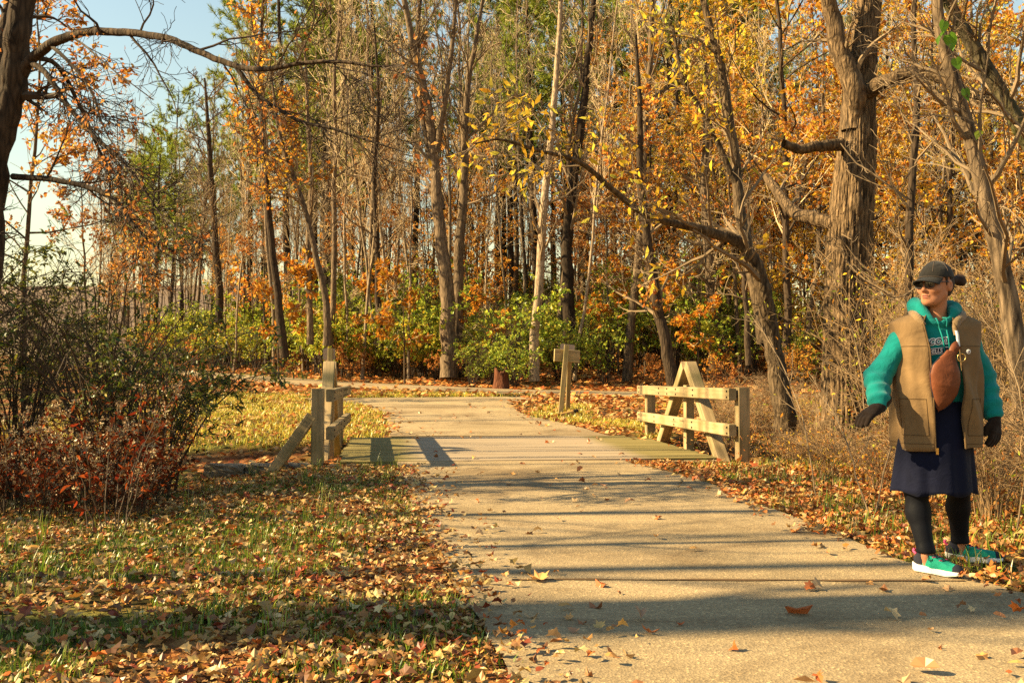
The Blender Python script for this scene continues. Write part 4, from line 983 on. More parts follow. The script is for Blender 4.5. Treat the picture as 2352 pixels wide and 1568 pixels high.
# a few bare leaning canes at the edge of the right bank
for k, (a, b, c_, r_) in enumerate((((1880, 1150, 8.6), (1820, 900, 9.0), (1720, 720, 9.4), .007), ((2000, 1130, 7.6), (1940, 1000, 8.0), (1880, 900, 8.6), .007), ((2010, 1120, 7.7), (2060, 840, 8.2), (2130, 560, 8.8), .007), ((1990, 1000, 9.5), (1960, 800, 9.8), (1900, 640, 10.1), .007), ((2330, 1150, 7.0), (2290, 960, 7.2), (2260, 700, 7.5), .007), ((2130, 640, 9.5), (2060, 700, 9.3), (1990, 650, 9.1), .008))):
    base = W(*a); g = Geo(); zb = float(hgt(base[0], base[1])); pts = [np.array((base[0], base[1], zb - .05)) if k < 5 else W(*a), W(*b), W(*c_)]
    P = curve(pts, 14) - np.array((base[0], base[1], zb)) + np.sin(np.linspace(0, 3.14, 14))[:, None] * H.normal(0, .05, (1, 3)) + np.cumsum(H.normal(0, .008, (14, 3)), 0); Rr = np.linspace(r_, r_ * .45, 14); g.tubes(P, Rr, 6)
    P1, R1 = spawn(P, Rr, 9, .25, 1, .6, .3, .55, 6, H, up=.1, lmin=.2); P2, R2 = spawn(P1, R1, 4, .2, 1, .6, .5, .6, 4, H, up=.1, lmin=.1)
    g.tubes(P1, np.maximum(R1, .003), 4); g.tubes(P2, np.maximum(R2, .002), 3)
    o = g.obj('cane', M_TWIGD, None, True, (base[0], base[1], zb))
    tag(o, ('long pale cane leaning left over the end of the right railing', 'short pale cane leaning left in front of the bramble', 'pale cane slanting up right beside the person', 'thin bare cane in front of the rugged trunk', 'pale upright cane at the right edge behind the person', 'bent bare twig above the brambles behind the person')[k], 'cane')
# large green leaves of a vine high on the right stems
VL = fan([(0, 0), (-.06, .2), (.12, .36), (.35, .36), (.6, .22), (1, 0), (.6, -.22), (.35, -.36), (.12, -.36), (-.06, -.2)], (.5, 0), .4, .2, 4)
vb = W(2180, 100, 8.0); vine = empty('vine', vb); tag(vine, 'vine with large bright green leaves hanging on the upper right stems', 'vine')
gs = Geo(); gs.tubes(curve([W(2165, 60, 8.1) - vb, W(2200, 160, 8.0) - vb, W(2225, 230, 8.0) - vb, W(2260, 330, 7.9) - vb], 12), np.linspace(.008, .004, 12), 5); gs.obj('stem', M_STEM, vine, True)
for k, (px, py_, s, cc) in enumerate(((2168, 50, .13, 0), (2180, 80, .15, 0), (2160, 75, .12, 0), (2195, 135, .11, 0), (2215, 205, .12, 0), (2250, 300, .09, 1))):
    g = Geo(); g.leaves(np.zeros((1, 3)), np.array([[H.normal(0, .4), -.2, -1.0]]), np.array([s]), np.array([((.13, .26, .02), (.25, .30, .03), (.42, .23, .02))[cc]]), VL, H)
    if cc < 2: g.obj('leaf', M_GREEN, vine, loc=W(px, py_, 8.0) - vb)
    else:
        o = g.obj('hanging_leaf', M_LEAF, None, loc=W(px, py_, 6.6)); tag(o, 'large golden brown leaf hanging behind the shoulder of the person' if k == 6 else 'small golden leaf hanging beside the large one behind the person', 'leaf')

# ================================================================== fallen leaves and grass
LT = [(.38, .22, .075), (.48, .32, .13), (.32, .16, .05), (.22, .10, .038), (.36, .10, .022), (.44, .2, .045), (.22, .05, .02), (.13, .06, .027), (.50, .36, .16), (.35, .2, .07), (.42, .25, .085)]
OR = [(.52, .20, .05), (.46, .15, .035), (.58, .28, .09), (.36, .10, .03), (.5, .3, .12)]
rL = np.random.default_rng(31)
def litter(name, x, y, size, pal, protos, label, lift=.0, tilt=.45):
    g = Geo(); n = len(x); z = hgt(x, y)
    z = z + np.where(off_path(x, y) < 0, .024, 0)
    kind = rL.integers(0, len(protos), n); col = pick(pal, n, rL, .3)
    for k in range(len(protos)):
        s = kind == k
        if not s.any(): continue
        m = int(s.sum()); a = rL.uniform(0, 6.283, m)
        d = np.stack([np.cos(a), np.sin(a), rL.normal(0, tilt, m) * .6], -1)
        P = np.stack([x[s], y[s], z[s] + .008 + size[s] * .12 + rL.random(m) * lift], -1)
        g.leaves(P, d, size[s], col[s], protos[k], rL, flat=True)
    o = g.obj(name, M_LITTER); tag(o, label, 'fallen leaves', kind='stuff'); return o
def region(n, x0, x1, y0, y1, fn):
    x = rL.uniform(x0, x1, n); y = rL.uniform(y0, y1, n); s = fn(x, y) > rL.random(n); return x[s], y[s]
def edge_fall(x, y, w=.22):
    d = off_path(x, y) + .10 * (vnoise(x * 2.2, y * 2.2, 8) - .5) * 2
    return np.where(d > 0, 1.0, np.exp(d / w) * .6)
x, y = region(52000, -4.6, .9, 2.9, 11.4, lambda x, y: edge_fall(x, y, .13) * (x < pl(y) + .6) * np.clip(.28 + 1.0 * vnoise(x * 1.4, y * 1.4, 2), 0, 1) * np.clip(.4 + .9 * vnoise(x * 5, y * 5, 12), 0, 1) * np.where(x < -.55 * y, 0, 1))
litter('leaf_litter', x, y, rL.uniform(.02, .066, len(x)) * (1 + .5 * (rL.random(len(x)) < .06)), LT, LITTER, 'brown and tan dry leaves strewn over the grass in the left foreground', .03)
x, y = region(20000, 1.2, 5.2, 3.0, 12.0, lambda x, y: edge_fall(x, y, .10) * (x > pr(y) - .6) * (x < .6 * y) * np.clip(.6 + .5 * vnoise(x * 1.6, y * 1.6, 3), 0, 1))
litter('leaf_litter', x, y, rL.uniform(.03, .08, len(x)), LT[:6] + OR, LITTER, 'orange and tan dry leaves along the right edge of the near path', .03)
x, y = region(34000, -9, 8, 11.0, 25.5, lambda x, y: edge_fall(x, y, .12) * np.where((y < 16.1) & (np.abs(x + .1 + .12 * (y - 13.8)) < 2.2), 0.0, 1) * np.where(np.abs(x) > .55 * y, 0, 1) * np.clip(np.where(x > -1, .95, .2 + .65 * vnoise(x * .8, y * .8, 4)), 0, 1))
litter('leaf_litter', x, y, rL.uniform(.07, .13, len(x)), OR + LT[:3], FLAT4, 'orange leaves covering the ground beyond the footbridge', .03)
x, y = region(60000, -24, 22, 22.0, 52, lambda x, y: (off_path(x, y) > -.35 * rL.random(len(x)) ** 2) * (np.abs(x) < .56 * y) * (y > road_y(x) - 6) * np.clip(1.3 - .02 * (y - 24), .1, 1))
litter('leaf_litter', x, y, rL.uniform(.10, .2, len(x)), OR + RUST, FLAT4, 'orange brown leaves carpeting the floor of the woods', .05)
# leaves lying loose on the path and deck, one by one
LM = []
for k in range(24):
    g = Geo(); c_ = pick([(.42, .24, .12), (.50, .32, .17), (.34, .15, .06), (.40, .11, .03), (.26, .12, .05), (.5, .25, .08)], 1, rL, .2)
    g.leaves(np.array([[-.5, 0, .12]]), np.array([[1, 0, .02 * rL.normal()]]), np.array([1.0]), c_, LITTER[k % 8], rL, flat=True); LM.append(g.mesh('fallen_leaf', M_LITTER))
cnt = 0; named = ((1468, 1420, .12, 'curled brown leaf lying alone on the shaded near path'), (1832, 1405, .13, 'long dark reddish leaf with stem on the shaded path before the person'), (2040, 1416, .09, 'pale tan leaf on the path right of the dark reddish leaf'), (1404, 1502, .07, 'small pale yellow leaf standing on the sunlit path at the bottom'), (2118, 1540, .11, 'crumpled tan leaf at the bottom right corner of the path'), (1446, 1157, .1, 'whitish leaf on the sunlit middle of the path'), (1332, 1082, .12, 'pale leaf lying just in front of the bridge deck'), (1238, 1332, .11, 'orange leaf lying near the left path edge at mid path'))
def loose(x, y, s, lb, gp):
    z = float(hgt(x, y)) + (.05 if (12.1 < y < 16.1 and abs(x - .05 + .12 * (y - 13.8)) < 2.2) else .022)
    o = inst('fallen_leaf', LM[rL.integers(0, 24)], None, (x, y, z + .12 * s), (rL.normal(0, .2), rL.normal(0, .2), rL.uniform(0, 6.28)), (s, s * rL.uniform(.6, 1), s)); tag(o, lb, 'leaf', gp)
for px, py_, s, lb in named:
    y = FPX * (CAMZ - .02) / (py_ - 840); loose((px - 1176) * y / FPX, y, s, lb, None)
while cnt < 190:
    y = 3.4 + 18.5 * rL.random() ** 1.6; x = rL.uniform(float(pl(y)), float(pr(y))); e = min(x - float(pl(y)), float(pr(y)) - x)
    if rL.random() > math.exp(-e / .9) + .18: continue
    cnt += 1; loose(x, y, rL.uniform(.035, .085) * (1 if y < 12 else 1.4), 'small dry leaf lying loose on the asphalt path or deck', 'loose leaves on the path')

def grass(name, x, y, hmin, hmax, pal, label, w=.004):
    n = len(x); g = Geo(); a = rL.uniform(0, 6.283, n); h = rL.uniform(hmin, hmax, n); ln = rL.uniform(.1, .7, n) * h
    z = hgt(x, y); d = np.stack([np.cos(a), np.sin(a)], -1); s = np.stack([-d[:, 1], d[:, 0]], -1) * w
    b0 = np.stack([x, y, z - .01], -1); m = b0 + np.concatenate([d * (ln * .35)[:, None], (h * .62)[:, None]], 1); tp = b0 + np.concatenate([d * ln[:, None], h[:, None]], 1)
    S = np.concatenate([s, np.zeros((n, 1))], 1)
    V = np.stack([b0 - S, b0 + S, m + S * .8, m - S * .8, tp], 1); i = (np.arange(n) * 5)[:, None]
    g.add(V.reshape(-1, 3), q=i + np.array([[0, 1, 2, 3]]), t=i + np.array([[3, 2, 4]]), c=np.repeat(pick(pal, n, rL, .3), 5, 0))
    o = g.obj(name, M_GRASS); tag(o, label, 'grass', kind='stuff')
GP = [(.11, .18, .015), (.18, .24, .02), (.26, .29, .03), (.07, .12, .01), (.28, .26, .05)]
def tuft(n, per, x0, x1, y0, y1, fn, r=.05):
    x, y = region(n, x0, x1, y0, y1, fn); x = np.repeat(x, per) + rL.normal(0, r, len(x) * per); y = np.repeat(y, per) + rL.normal(0, r, len(y) * per); return x, y
x, y = tuft(7500, 9, -4.6, .6, 2.9, 11.6, lambda x, y: (off_path(x, y) > .04) * (x < pl(y)) * (x > -.56 * y) * (vnoise(x * 1.5, y * 1.5, 6) > .36), .045)
grass('grass', x, y, .03, .08, GP, 'short green grass poking through the leaves in the left foreground')
x, y = tuft(60, 12, -4.6, .6, 2.9, 11.6, lambda x, y: (off_path(x, y) > .05) * (x < pl(y)) * (x > -.56 * y), .025)
grass('grass', x, y, .1, .24, GP[:3] + [(.3, .28, .08)], 'taller grass tufts scattered in the left foreground', .003)
x, y = tuft(1300, 9, 2.1, 5.5, 4.2, 12.0, lambda x, y: (off_path(x, y) > .06) * (x > pr(y)) * (x < .6 * y) * (vnoise(x * 1.7, y * 1.7, 7) > .5), .05)
grass('grass', x, y, .04, .16, GP + [(.42, .3, .12)], 'short grass and straw along the right edge of the near path')
x, y = tuft(14000, 7, -9, 7, 15.6, 25.5, lambda x, y: (off_path(x, y) > .08) * (np.abs(x) < .55 * y) * np.where(x < -1, .4 + .8 * (vnoise(x * .7, y * .7, 9) > .4), (vnoise(x * .9, y * .9, 5) > .62) * 1.0), .09)
grass('grass', x, y, .05, .14, [(.58, .44, .06), (.46, .40, .05), (.62, .42, .09), (.32, .32, .035)], 'yellow green sunlit lawn beyond the footbridge', .008)
# ================================================================== the person
def M3(ax, ang):
    c, s = math.cos(ang), math.sin(ang)
    return {'x': np.array([[1, 0, 0], [0, c, -s], [0, s, c]]), 'y': np.array([[c, 0, s], [0, 1, 0], [-s, 0, c]]), 'z': np.array([[c, -s, 0], [s, c, 0], [0, 0, 1]])}[ax]
def d_cone(p, a, b, ra, rb):
    a = np.asarray(a, float); b = np.asarray(b, float); ab = b - a
    t = np.clip(((p - a) @ ab) / (ab @ ab), 0, 1)
    return np.linalg.norm(p - a - t[..., None] * ab, axis=-1) - (ra + (rb - ra) * t)
def d_ell(p, c, r, rot=None):
    q = p - np.asarray(c, float)
    if rot is not None: q = q @ rot
    r = np.asarray(r, float); k0 = np.linalg.norm(q / r, axis=-1); k1 = np.linalg.norm(q / (r * r), axis=-1)
    return k0 * (k0 - 1) / np.maximum(k1, 1e-9)
def smin(a, b, k):
    h = np.clip(.5 + .5 * (b - a) / k, 0, 1); return b * (1 - h) + a * h - k * h * (1 - h)
def union(ds, k):
    d = ds[0]
    for e in ds[1:]: d = smin(d, e, k)
    return d
def surface_nets(f, lo, hi, h):
    lo = np.asarray(lo, float); n = np.ceil((np.asarray(hi, float) - lo) / h).astype(int) + 1
    G = np.stack(np.meshgrid(*[lo[i] + h * np.arange(n[i]) for i in range(3)], indexing='ij'), -1)
    D = f(G.reshape(-1, 3)).reshape(n)
    c = [(i, j, k) for i in (0, 1) for j in (0, 1) for k in (0, 1)]
    S = lambda o: D[o[0]:n[0] - 1 + o[0], o[1]:n[1] - 1 + o[1], o[2]:n[2] - 1 + o[2]]
    vals = {o: S(o) for o in c}
    sm = np.zeros(tuple(n - 1) + (3,)); cnt = np.zeros(tuple(n - 1))
    for a in c:
        for ax in range(3):
            if a[ax]: continue
            b = list(a); b[ax] = 1; b = tuple(b)
            x = vals[a]; y = vals[b]; cr = (x < 0) != (y < 0)
            t = np.where(cr, x / np.where(cr, x - y, 1), 0)
            pt = np.zeros(x.shape + (3,)); pt[...] = a; pt[..., ax] = t
            sm += pt * cr[..., None]; cnt += cr
    act = cnt > 0; idm = -np.ones(act.shape, int); idm[act] = np.arange(act.sum())
    ijk = np.argwhere(act); V = lo + h * (ijk + sm[act] / cnt[act][:, None])
    Q = []
    for ax in range(3):
        o1, o2 = (ax + 1) % 3, (ax + 2) % 3
        sl0 = [slice(1, -1)] * 3; sl0[ax] = slice(0, -1); sl1 = list(sl0); sl1[ax] = slice(1, None)
        a = D[tuple(sl0)] < 0; b = D[tuple(sl1)] < 0
        e = np.argwhere(a != b)
        if not len(e): continue
        fl = a[tuple(e.T)]
        off = np.array([1, 1, 1]); off[ax] = 0; e = e + off
        def cell(d1, d2):
            q = e.copy(); q[:, o1] -= d1; q[:, o2] -= d2; return idm[tuple(q.T)]
        qd = np.stack([cell(1, 1), cell(0, 1), cell(0, 0), cell(1, 0)], -1)
        qd[~fl] = qd[~fl][:, ::-1]; Q.append(qd)
    return V, np.concatenate(Q)
def sdf_obj(name, f, lo, hi, h, mat, parent, origin):
    V, Q = surface_nets(f, lo, hi, h); g = Geo(); g.add(V - np.asarray(origin), q=Q); return g.obj(name, mat, parent, smooth=True)
def fabric_mat(name, col, bump=.25, rough=.9, wr=.5, sheen=.15, wscale=14, weave=420):
    m, n, l, out = new_mat(name)
    tc = n.new('ShaderNodeTexCoord'); n1 = N(n, 'ShaderNodeTexNoise', Scale=wscale, Detail=4.0, Roughness=.55, Distortion=.6); l.new(tc.outputs['Object'], n1.inputs['Vector'])
    n2 = N(n, 'ShaderNodeTexNoise', Scale=weave, Detail=2.0); l.new(tc.outputs['Object'], n2.inputs['Vector'])
    mr = N(n, 'ShaderNodeMapRange'); mr.inputs['From Min'].default_value = .3; mr.inputs['From Max'].default_value = .7; mr.inputs['To Min'].default_value = .85; mr.inputs['To Max'].default_value = 1.12; l.new(n1.outputs['Fac'], mr.inputs['Value'])
    hs = n.new('ShaderNodeHueSaturation'); hs.inputs['Color'].default_value = (*col, 1); l.new(mr.outputs[0], hs.inputs['Value'])
    bs = N(n, 'ShaderNodeBsdfPrincipled', Roughness=rough); bs.inputs['Specular IOR Level'].default_value = .15; bs.inputs['Sheen Weight'].default_value = sheen
    l.new(hs.outputs[0], bs.inputs['Base Color'])
    b1 = N(n, 'ShaderNodeBump', Strength=wr, Distance=.02); l.new(n1.outputs['Fac'], b1.inputs['Height'])
    b2 = N(n, 'ShaderNodeBump', Strength=bump, Distance=.002); l.new(n2.outputs['Fac'], b2.inputs['Height']); l.new(b1.outputs[0], b2.inputs['Normal']); l.new(b2.outputs[0], bs.inputs['Normal'])
    l.new(bs.outputs[0], out.inputs['Surface']); return m
M_SKIN = plain_mat('skin', (.40, .17, .088), .65, noise=.13, nscale=55, spec=.25)
M_LIP = plain_mat('lips', (.24, .055, .045), .45, noise=.05)
M_TEAL = fabric_mat('teal_fleece', (.003, .18, .165), .08, .9, .55)
M_VEST = fabric_mat('brown_canvas', (.175, .105, .047), .10, .9, .45, .05, 11)
M_VESTD = fabric_mat('brown_canvas_seam', (.10, .058, .024), .4, .9, .3, .05)
M_SHERPA = fabric_mat('sherpa_lining', (.20, .125, .06), .9, .95, .3, .3, 60, 160)
M_SKIRT = fabric_mat('navy_skirt', (.003, .004, .016), .2, .85, .4, .03)
M_LEGG = fabric_mat('leggings', (.0036, .0038, .0066), .1, .65, .15, .0)
M_GLOVE = fabric_mat('brown_glove', (.018, .010, .006), .6, .95, .4, .08, 40, 200)
M_CAP = fabric_mat('washed_black_cap', (.022, .019, .016), .5, .9, .4, .1, 20)
M_STITCH = plain_mat('cap_stitch', (.13, .09, .065), .9)
M_HAIR = plain_mat('brown_hair', (.028, .014, .008), .8, noise=.5, nscale=60, stretch=(1, 1, .15))
M_BAG = fabric_mat('brown_leather', (.15, .046, .019), .25, .5, .3, .0, 16, 200)
M_BRASS = plain_mat('brass', (.6, .38, .12), .3, 1.0)
M_LENS = plain_mat('dark_lens', (.012, .010, .010), .08, noise=0, spec=.8)
M_FRAME = plain_mat('glasses_frame', (.05, .045, .045), .35, noise=0)
M_WHITE = plain_mat('white_print', (.75, .73, .68), .8, noise=.05)
M_PLATEB = plain_mat('button_grey', (.22, .2, .24), .5)
M_NAVY = plain_mat('navy_print', (.012, .015, .035), .8, noise=.05)
M_SHOE = fabric_mat('mint_mesh', (.015, .27, .18), .5, .8, .2, 0, 30, 600)
M_SHOED = fabric_mat('dark_mesh', (.022, .022, .032), .5, .85, .2, 0, 30)
M_SOLE = plain_mat('white_foam', (.72, .68, .6), .7, noise=.06)
M_PINK = plain_mat('pink_trim', (.55, .06, .16), .6)

PB = np.array((2.40, 5.62, .02))
person = empty('person', PB)
tag(person, 'person in teal hoodie, brown vest, navy skirt and black cap looking left beside the path', 'person')
TX = 2.41
HC = np.array((2.385, 5.60, 1.612)); HR = M3('z', R(-58)) @ M3('x', R(4))
def hl(p): return HC + HR @ np.asarray(p, float)
def head_sdf(p):
    q = (p - HC) @ HR
    d = union([d_ell(q, (0, .012, .022), (.074, .095, .098)), d_ell(q, (0, -.022, -.030), (.058, .072, .074)), d_cone(q, (-.018, -.048, -.080), (.018, -.048, -.080), .027, .027), d_ell(q, (0, -.072, -.086), (.019, .019, .018))], .03)
    d = smin(d, d_ell(q, (0, -.082, .028), (.05, .016, .014)), .02)                 # brow
    for s in (-1, 1):
        d = smin(d, d_ell(q, (s * .040, -.066, -.020), (.026, .022, .022)), .025)   # cheeks
        d = smin(d, d_cone(q, (s * .050, -.008, -.052), (s * .022, -.052, -.082), .016, .015), .03)   # jaw line
    nose = union([d_cone(q, (0, -.088, .016), (0, -.107, -.020), .0065, .0085), d_ell(q, (0, -.110, -.023), (.0095, .010, .008)), d_ell(q, (.010, -.098, -.027), (.007, .009, .006)), d_ell(q, (-.010, -.098, -.027), (.007, .009, .006))], .008)
    d = smin(d, nose, .010)
    d = smin(d, d_ell(q, (0, -.092, -.054), (.022, .008, .006)), .008)              # upper lip
    d = smin(d, d_ell(q, (0, -.090, -.066), (.019, .008, .006)), .008)              # lower lip
    d = np.maximum(d, -d_ell(q, (0, -.104, -.0600), (.020, .010, .0024)))           # mouth line
    for s in (-1, 1):                                                               # ears
        e = d_ell(q, (s * .078, .018, -.005), (.010, .020, .032)); e = np.maximum(e, -d_ell(q, (s * .090, .014, -.003), (.010, .011, .018))); d = smin(d, e, .008)
    return d
hipR, knR, anR = (2.31, 5.65, .90), (2.262, 5.60, .48), (2.294, 5.532, .11)
hipL, knL, anL = (2.50, 5.66, .90), (2.575, 5.75, .48), (2.620, 5.848, .11)
shR, elR, wrR = np.array((2.243, 5.66, 1.345)), np.array((2.075, 5.66, 1.09)), np.array((2.035, 5.52, .945))
shL, elL, wrL = np.array((2.575, 5.68, 1.345)), np.array((2.700, 5.72, 1.10)), np.array((2.712, 5.62, .885))
def foot(an, toe): return np.array((an[0], an[1], .065)), np.array(toe)
tR = np.array((2.412, 5.375, .05)); hR_ = np.array((2.262, 5.575, .06)); tL = np.array((2.825, 5.785, .05)); hL_ = np.array((2.565, 5.865, .06))
def hand_prims(p, w, fwd, side, nrm, curl=.5):
    """palm and five fingers: w wrist, fwd along the palm, side towards the thumb"""
    w = np.asarray(w, float); fwd = norm(np.asarray(fwd, float)); nrm = norm(np.asarray(nrm, float) - (np.asarray(nrm, float) @ fwd) * fwd); side = np.asarray(side, float) * np.cross(nrm, fwd)
    ds = [d_cone(p, w, w + fwd * .03, .027, .03)]
    for k, o in enumerate((-.028, -.010, .010, .028)):
        b = w + fwd * .085 + side * o; ds.append(d_cone(p, w + fwd * .02 + side * o * .6, b, .018, .0155))
    palm = union(ds, .015); d = palm
    for k, (o, ln) in enumerate(((-.030, .062), (-.010, .078), (.010, .082), (.030, .074))):
        b = w + fwd * .085 + side * o; c1 = curl * .35; c2 = curl * .9
        m = b + (fwd * math.cos(c1) + nrm * math.sin(c1)) * ln * .5 + side * o * .15; e = m + (fwd * math.cos(c2) + nrm * math.sin(c2)) * ln * .5
        d = smin(d, np.minimum(d_cone(p, b, m, .0125, .0115), d_cone(p, m, e, .0115, .009)), .004)
    t0 = w + fwd * .03 + side * .026; t1 = w + fwd * .065 + side * .052 + nrm * .018; t2 = w + fwd * .10 + side * .052 + nrm * .03
    d = smin(d, np.minimum(d_cone(p, t0, t1, .016, .013), d_cone(p, t1, t2, .0125, .010)), .008)
    return d
HND_R = dict(w=wrR + np.array((-.006, -.012, -.012)), fwd=(-.78, -.28, -.42), side=1.0, nrm=(-.25, .1, -1.0), curl=.75)
HND_L = dict(w=wrL + np.array((0, -.01, -.015)), fwd=(-.06, -.28, -1.0), side=1.0, nrm=(-.55, .85, -.1), curl=.8)
def body_sdf(p):
    neck = d_cone(p, (2.405, 5.645, 1.40), hl((0, .02, -.05)), .052, .047)
    tor = union([d_ell(p, (TX, 5.66, 1.22), (.15, .095, .22)), d_ell(p, (2.405, 5.66, .95), (.15, .10, .13))], .08)
    d = smin(head_sdf(p), neck, .02); d = smin(d, tor, .06)
    for h_, k_, a_, he, to in ((hipR, knR, anR, hR_, tR), (hipL, knL, anL, hL_, tL)):
        leg = union([d_cone(p, h_, k_, .075, .05), d_cone(p, k_, np.array(k_) * .6 + np.array(a_) * .4 + np.array((0, .02, 0)), .05, .048), d_cone(p, np.array(k_) * .6 + np.array(a_) * .4 + np.array((0, .02, 0)), a_, .048, .034), d_cone(p, a_, (a_[0], a_[1], .06), .033, .029), d_cone(p, he + (0, 0, -.005), he * .35 + to * .65 + (0, 0, -.012), .025, .022)], .03)
        d = smin(d, leg, .03)
    for s_, e_, w_, hk in ((shR, elR, wrR, HND_R), (shL, elL, wrL, HND_L)):
        d = smin(d, union([d_cone(p, s_, e_, .05, .04), d_cone(p, e_, w_, .04, .026)], .02), .03)
    return d
# coarse body hidden under the clothes, fine head
def body_all(p): return body_sdf(p)
sk = sdf_obj('body', lambda p: body_all(p), (1.9, 5.3, .02), (2.95, 5.98, 1.76), .0125, M_SKIN, person, PB)
sk['label'] = 'skin of the face, neck and ankles'
fm = lambda p: np.minimum(head_sdf(p), d_cone(p, (2.405, 5.645, 1.42), hl((0, .02, -.05)), .0585, .0525)) - .0012
fc = sdf_obj('face', lambda p: smin(head_sdf(p), d_cone(p, (2.405, 5.645, 1.40), hl((0, .02, -.05)), .0525, .0475), .02) - .0012, (2.24, 5.44, 1.41), (2.52, 5.76, 1.75), .0036, M_SKIN, person, PB)
# mouth
def lips(p):
    q = (p - HC) @ HR
    return np.maximum(np.minimum(d_ell(q, (0, -.0950, -.0540), (.021, .0085, .0055)), d_ell(q, (0, -.0930, -.0650), (.019, .0085, .0062))), -d_ell(q, (0, -.106, -.0600), (.019, .011, .0012)))
c_ = hl((0, -.09, -.06)); sdf_obj('lips', lips, c_ - .04, c_ + .04, .002, M_LIP, person, PB)

# ---- hoodie
def rings(p, a, b, f, amp, ph=0.0):
    a = np.asarray(a); ab = np.asarray(b) - a; t = ((p - a) @ ab) / (ab @ ab); return amp * np.sin(t * f + ph + 9 * p[:, 0] + 7 * p[:, 1])
def hoodie(p):
    tor = union([d_ell(p, (TX, 5.655, 1.26), (.185, .125, .17)), d_ell(p, (TX, 5.65, 1.03), (.185, .135, .17)), d_cone(p, (2.30, 5.665, 1.375), (2.52, 5.675, 1.375), .07, .07)], .08)
    tor = np.maximum(tor, .895 - p[:, 2])
    d = tor
    for s_, e_, w_, ph in ((shR, elR, wrR, 0.0), (shL, elL, wrL, 2.0)):
        cuff = np.asarray(e_) + (np.asarray(w_) - e_) * .88
        up_ = d_cone(p, s_ + np.array((0, 0, -.005)), e_, .072, .068) + rings(p, s_, e_, 10, .0035, ph)
        lo_ = d_cone(p, e_, cuff, .069, .058) + rings(p, e_, cuff, 17, .006, ph)
        dr = d_ell(p, np.asarray(cuff) * .72 + np.asarray(e_) * .28 + np.array((0, 0, -.022)), (.058, .054, .05))
        band = d_cone(p, cuff, np.asarray(w_), .044, .041)
        arm = smin(union([up_, lo_], .03), dr, .03); arm = smin(arm, band, .012)
        d = smin(d, arm, .035)
    # hood lying round the neck, open at the front
    q = p - np.array((2.405, 5.665, 1.475)); ang = np.arctan2(q[:, 0], -q[:, 1])
    fr = np.exp(-(ang / .85) ** 2); rr = np.hypot(q[:, 0] / 1.06, q[:, 1])
    zc = .012 - .085 * fr + .01 * np.sin(3 * ang); rad = .043 - .017 * fr
    hood = np.sqrt((rr - (.098 + .0 * fr)) ** 2 + ((q[:, 2] - zc) * .78) ** 2) - rad + .003 * np.sin(9 * ang + 30 * q[:, 2])
    back = d_ell(p, (2.41, 5.77, 1.43), (.10, .05, .085))
    hood = smin(hood, back, .03)
    d = smin(d, hood, .014)
    d = np.maximum(d, -d_cone(p, (2.400, 5.60, 1.44), (2.39, 5.60, 1.60), .058, .070))
    return d + .0025 * np.sin(31 * p[:, 0] + 13 * p[:, 2] + 3 * np.sin(17 * p[:, 2])) * np.sin(23 * p[:, 2] + 11 * p[:, 0])
sdf_obj('hoodie', hoodie, (1.90, 5.40, .82), (2.86, 5.86, 1.60), .0068, M_TEAL, person, PB)
def on_hoodie(x, z, y0=5.40, lift=.003):
    x = np.asarray(x, float); z = np.asarray(z, float); y = np.full(x.shape, y0)
    for _ in range(40): y = y + np.clip(hoodie(np.stack([x, y, z], -1)), -.02, .05) * .8
    return y - lift
def sheet_text(txt, size, x, z, rot, shear, off, mat, name, lift, bold=0.0):
    cu = bpy.data.curves.new(name, 'FONT'); cu.body = txt; cu.size = size; cu.shear = shear; cu.offset = bold; cu.resolution_u = 3; cu.fill_mode = 'FRONT'
    to = bpy.data.objects.new(name, cu); COL.objects.link(to); bpy.context.view_layer.update()
    me = bpy.data.meshes.new_from_object(to.evaluated_get(bpy.context.evaluated_depsgraph_get())); bpy.data.objects.remove(to); bpy.data.curves.remove(cu)
    co = np.empty(len(me.vertices) * 3, np.float32); me.vertices.foreach_get('co', co); co = co.reshape(-1, 3)
    cr, sr = math.cos(rot), math.sin(rot); X = x + co[:, 0] * cr - co[:, 1] * sr; Z = z + co[:, 0] * sr + co[:, 1] * cr
    Y = on_hoodie(X, Z, lift=lift); out = np.stack([X, Y, Z], -1) - PB
    me.vertices.foreach_set('co', out.astype(np.float32).ravel()); me.update(); me.materials.clear(); me.materials.append(mat)
    return inst(name, me, person)
sheet_text('scon', .072, 2.288, 1.272, .10, .35, 0, M_WHITE, 'lettering_outline', .0035, .0045)
sheet_text('scon', .072, 2.288, 1.272, .10, .35, 0, M_NAVY, 'lettering', .0050, .0)
def patch(pts, mat, name, lift, n=12):
    (ax, az), (bx, bz), (cx, cz), (dx, dz) = pts; u = np.linspace(0, 1, n); U, V = np.meshgrid(u, u)
    X = (1 - V) * ((1 - U) * ax + U * bx) + V * ((1 - U) * dx + U * cx); Z = (1 - V) * ((1 - U) * az + U * bz) + V * ((1 - U) * dz + U * cz)
    Y = on_hoodie(X.ravel(), Z.ravel(), lift=lift); i = np.arange(n * n).reshape(n, n); g = Geo()
    g.add(np.stack([X.ravel(), Y, Z.ravel()], -1) - PB, q=np.stack([i[:-1, :-1], i[:-1, 1:], i[1:, 1:], i[1:, :-1]], -1).reshape(-1, 4)); return g.obj(name, mat, person)
patch([(2.27, 1.213), (2.452, 1.235), (2.455, 1.270), (2.27, 1.250)], M_WHITE, 'lettering_border', .0034)
patch([(2.27, 1.217), (2.449, 1.239), (2.451, 1.2665), (2.27, 1.246)], M_NAVY, 'lettering_panel', .0046)
sheet_text('DELLS', .0295, 2.312, 1.2265, .11, .15, 0, M_WHITE, 'lettering', .0060, .0008)
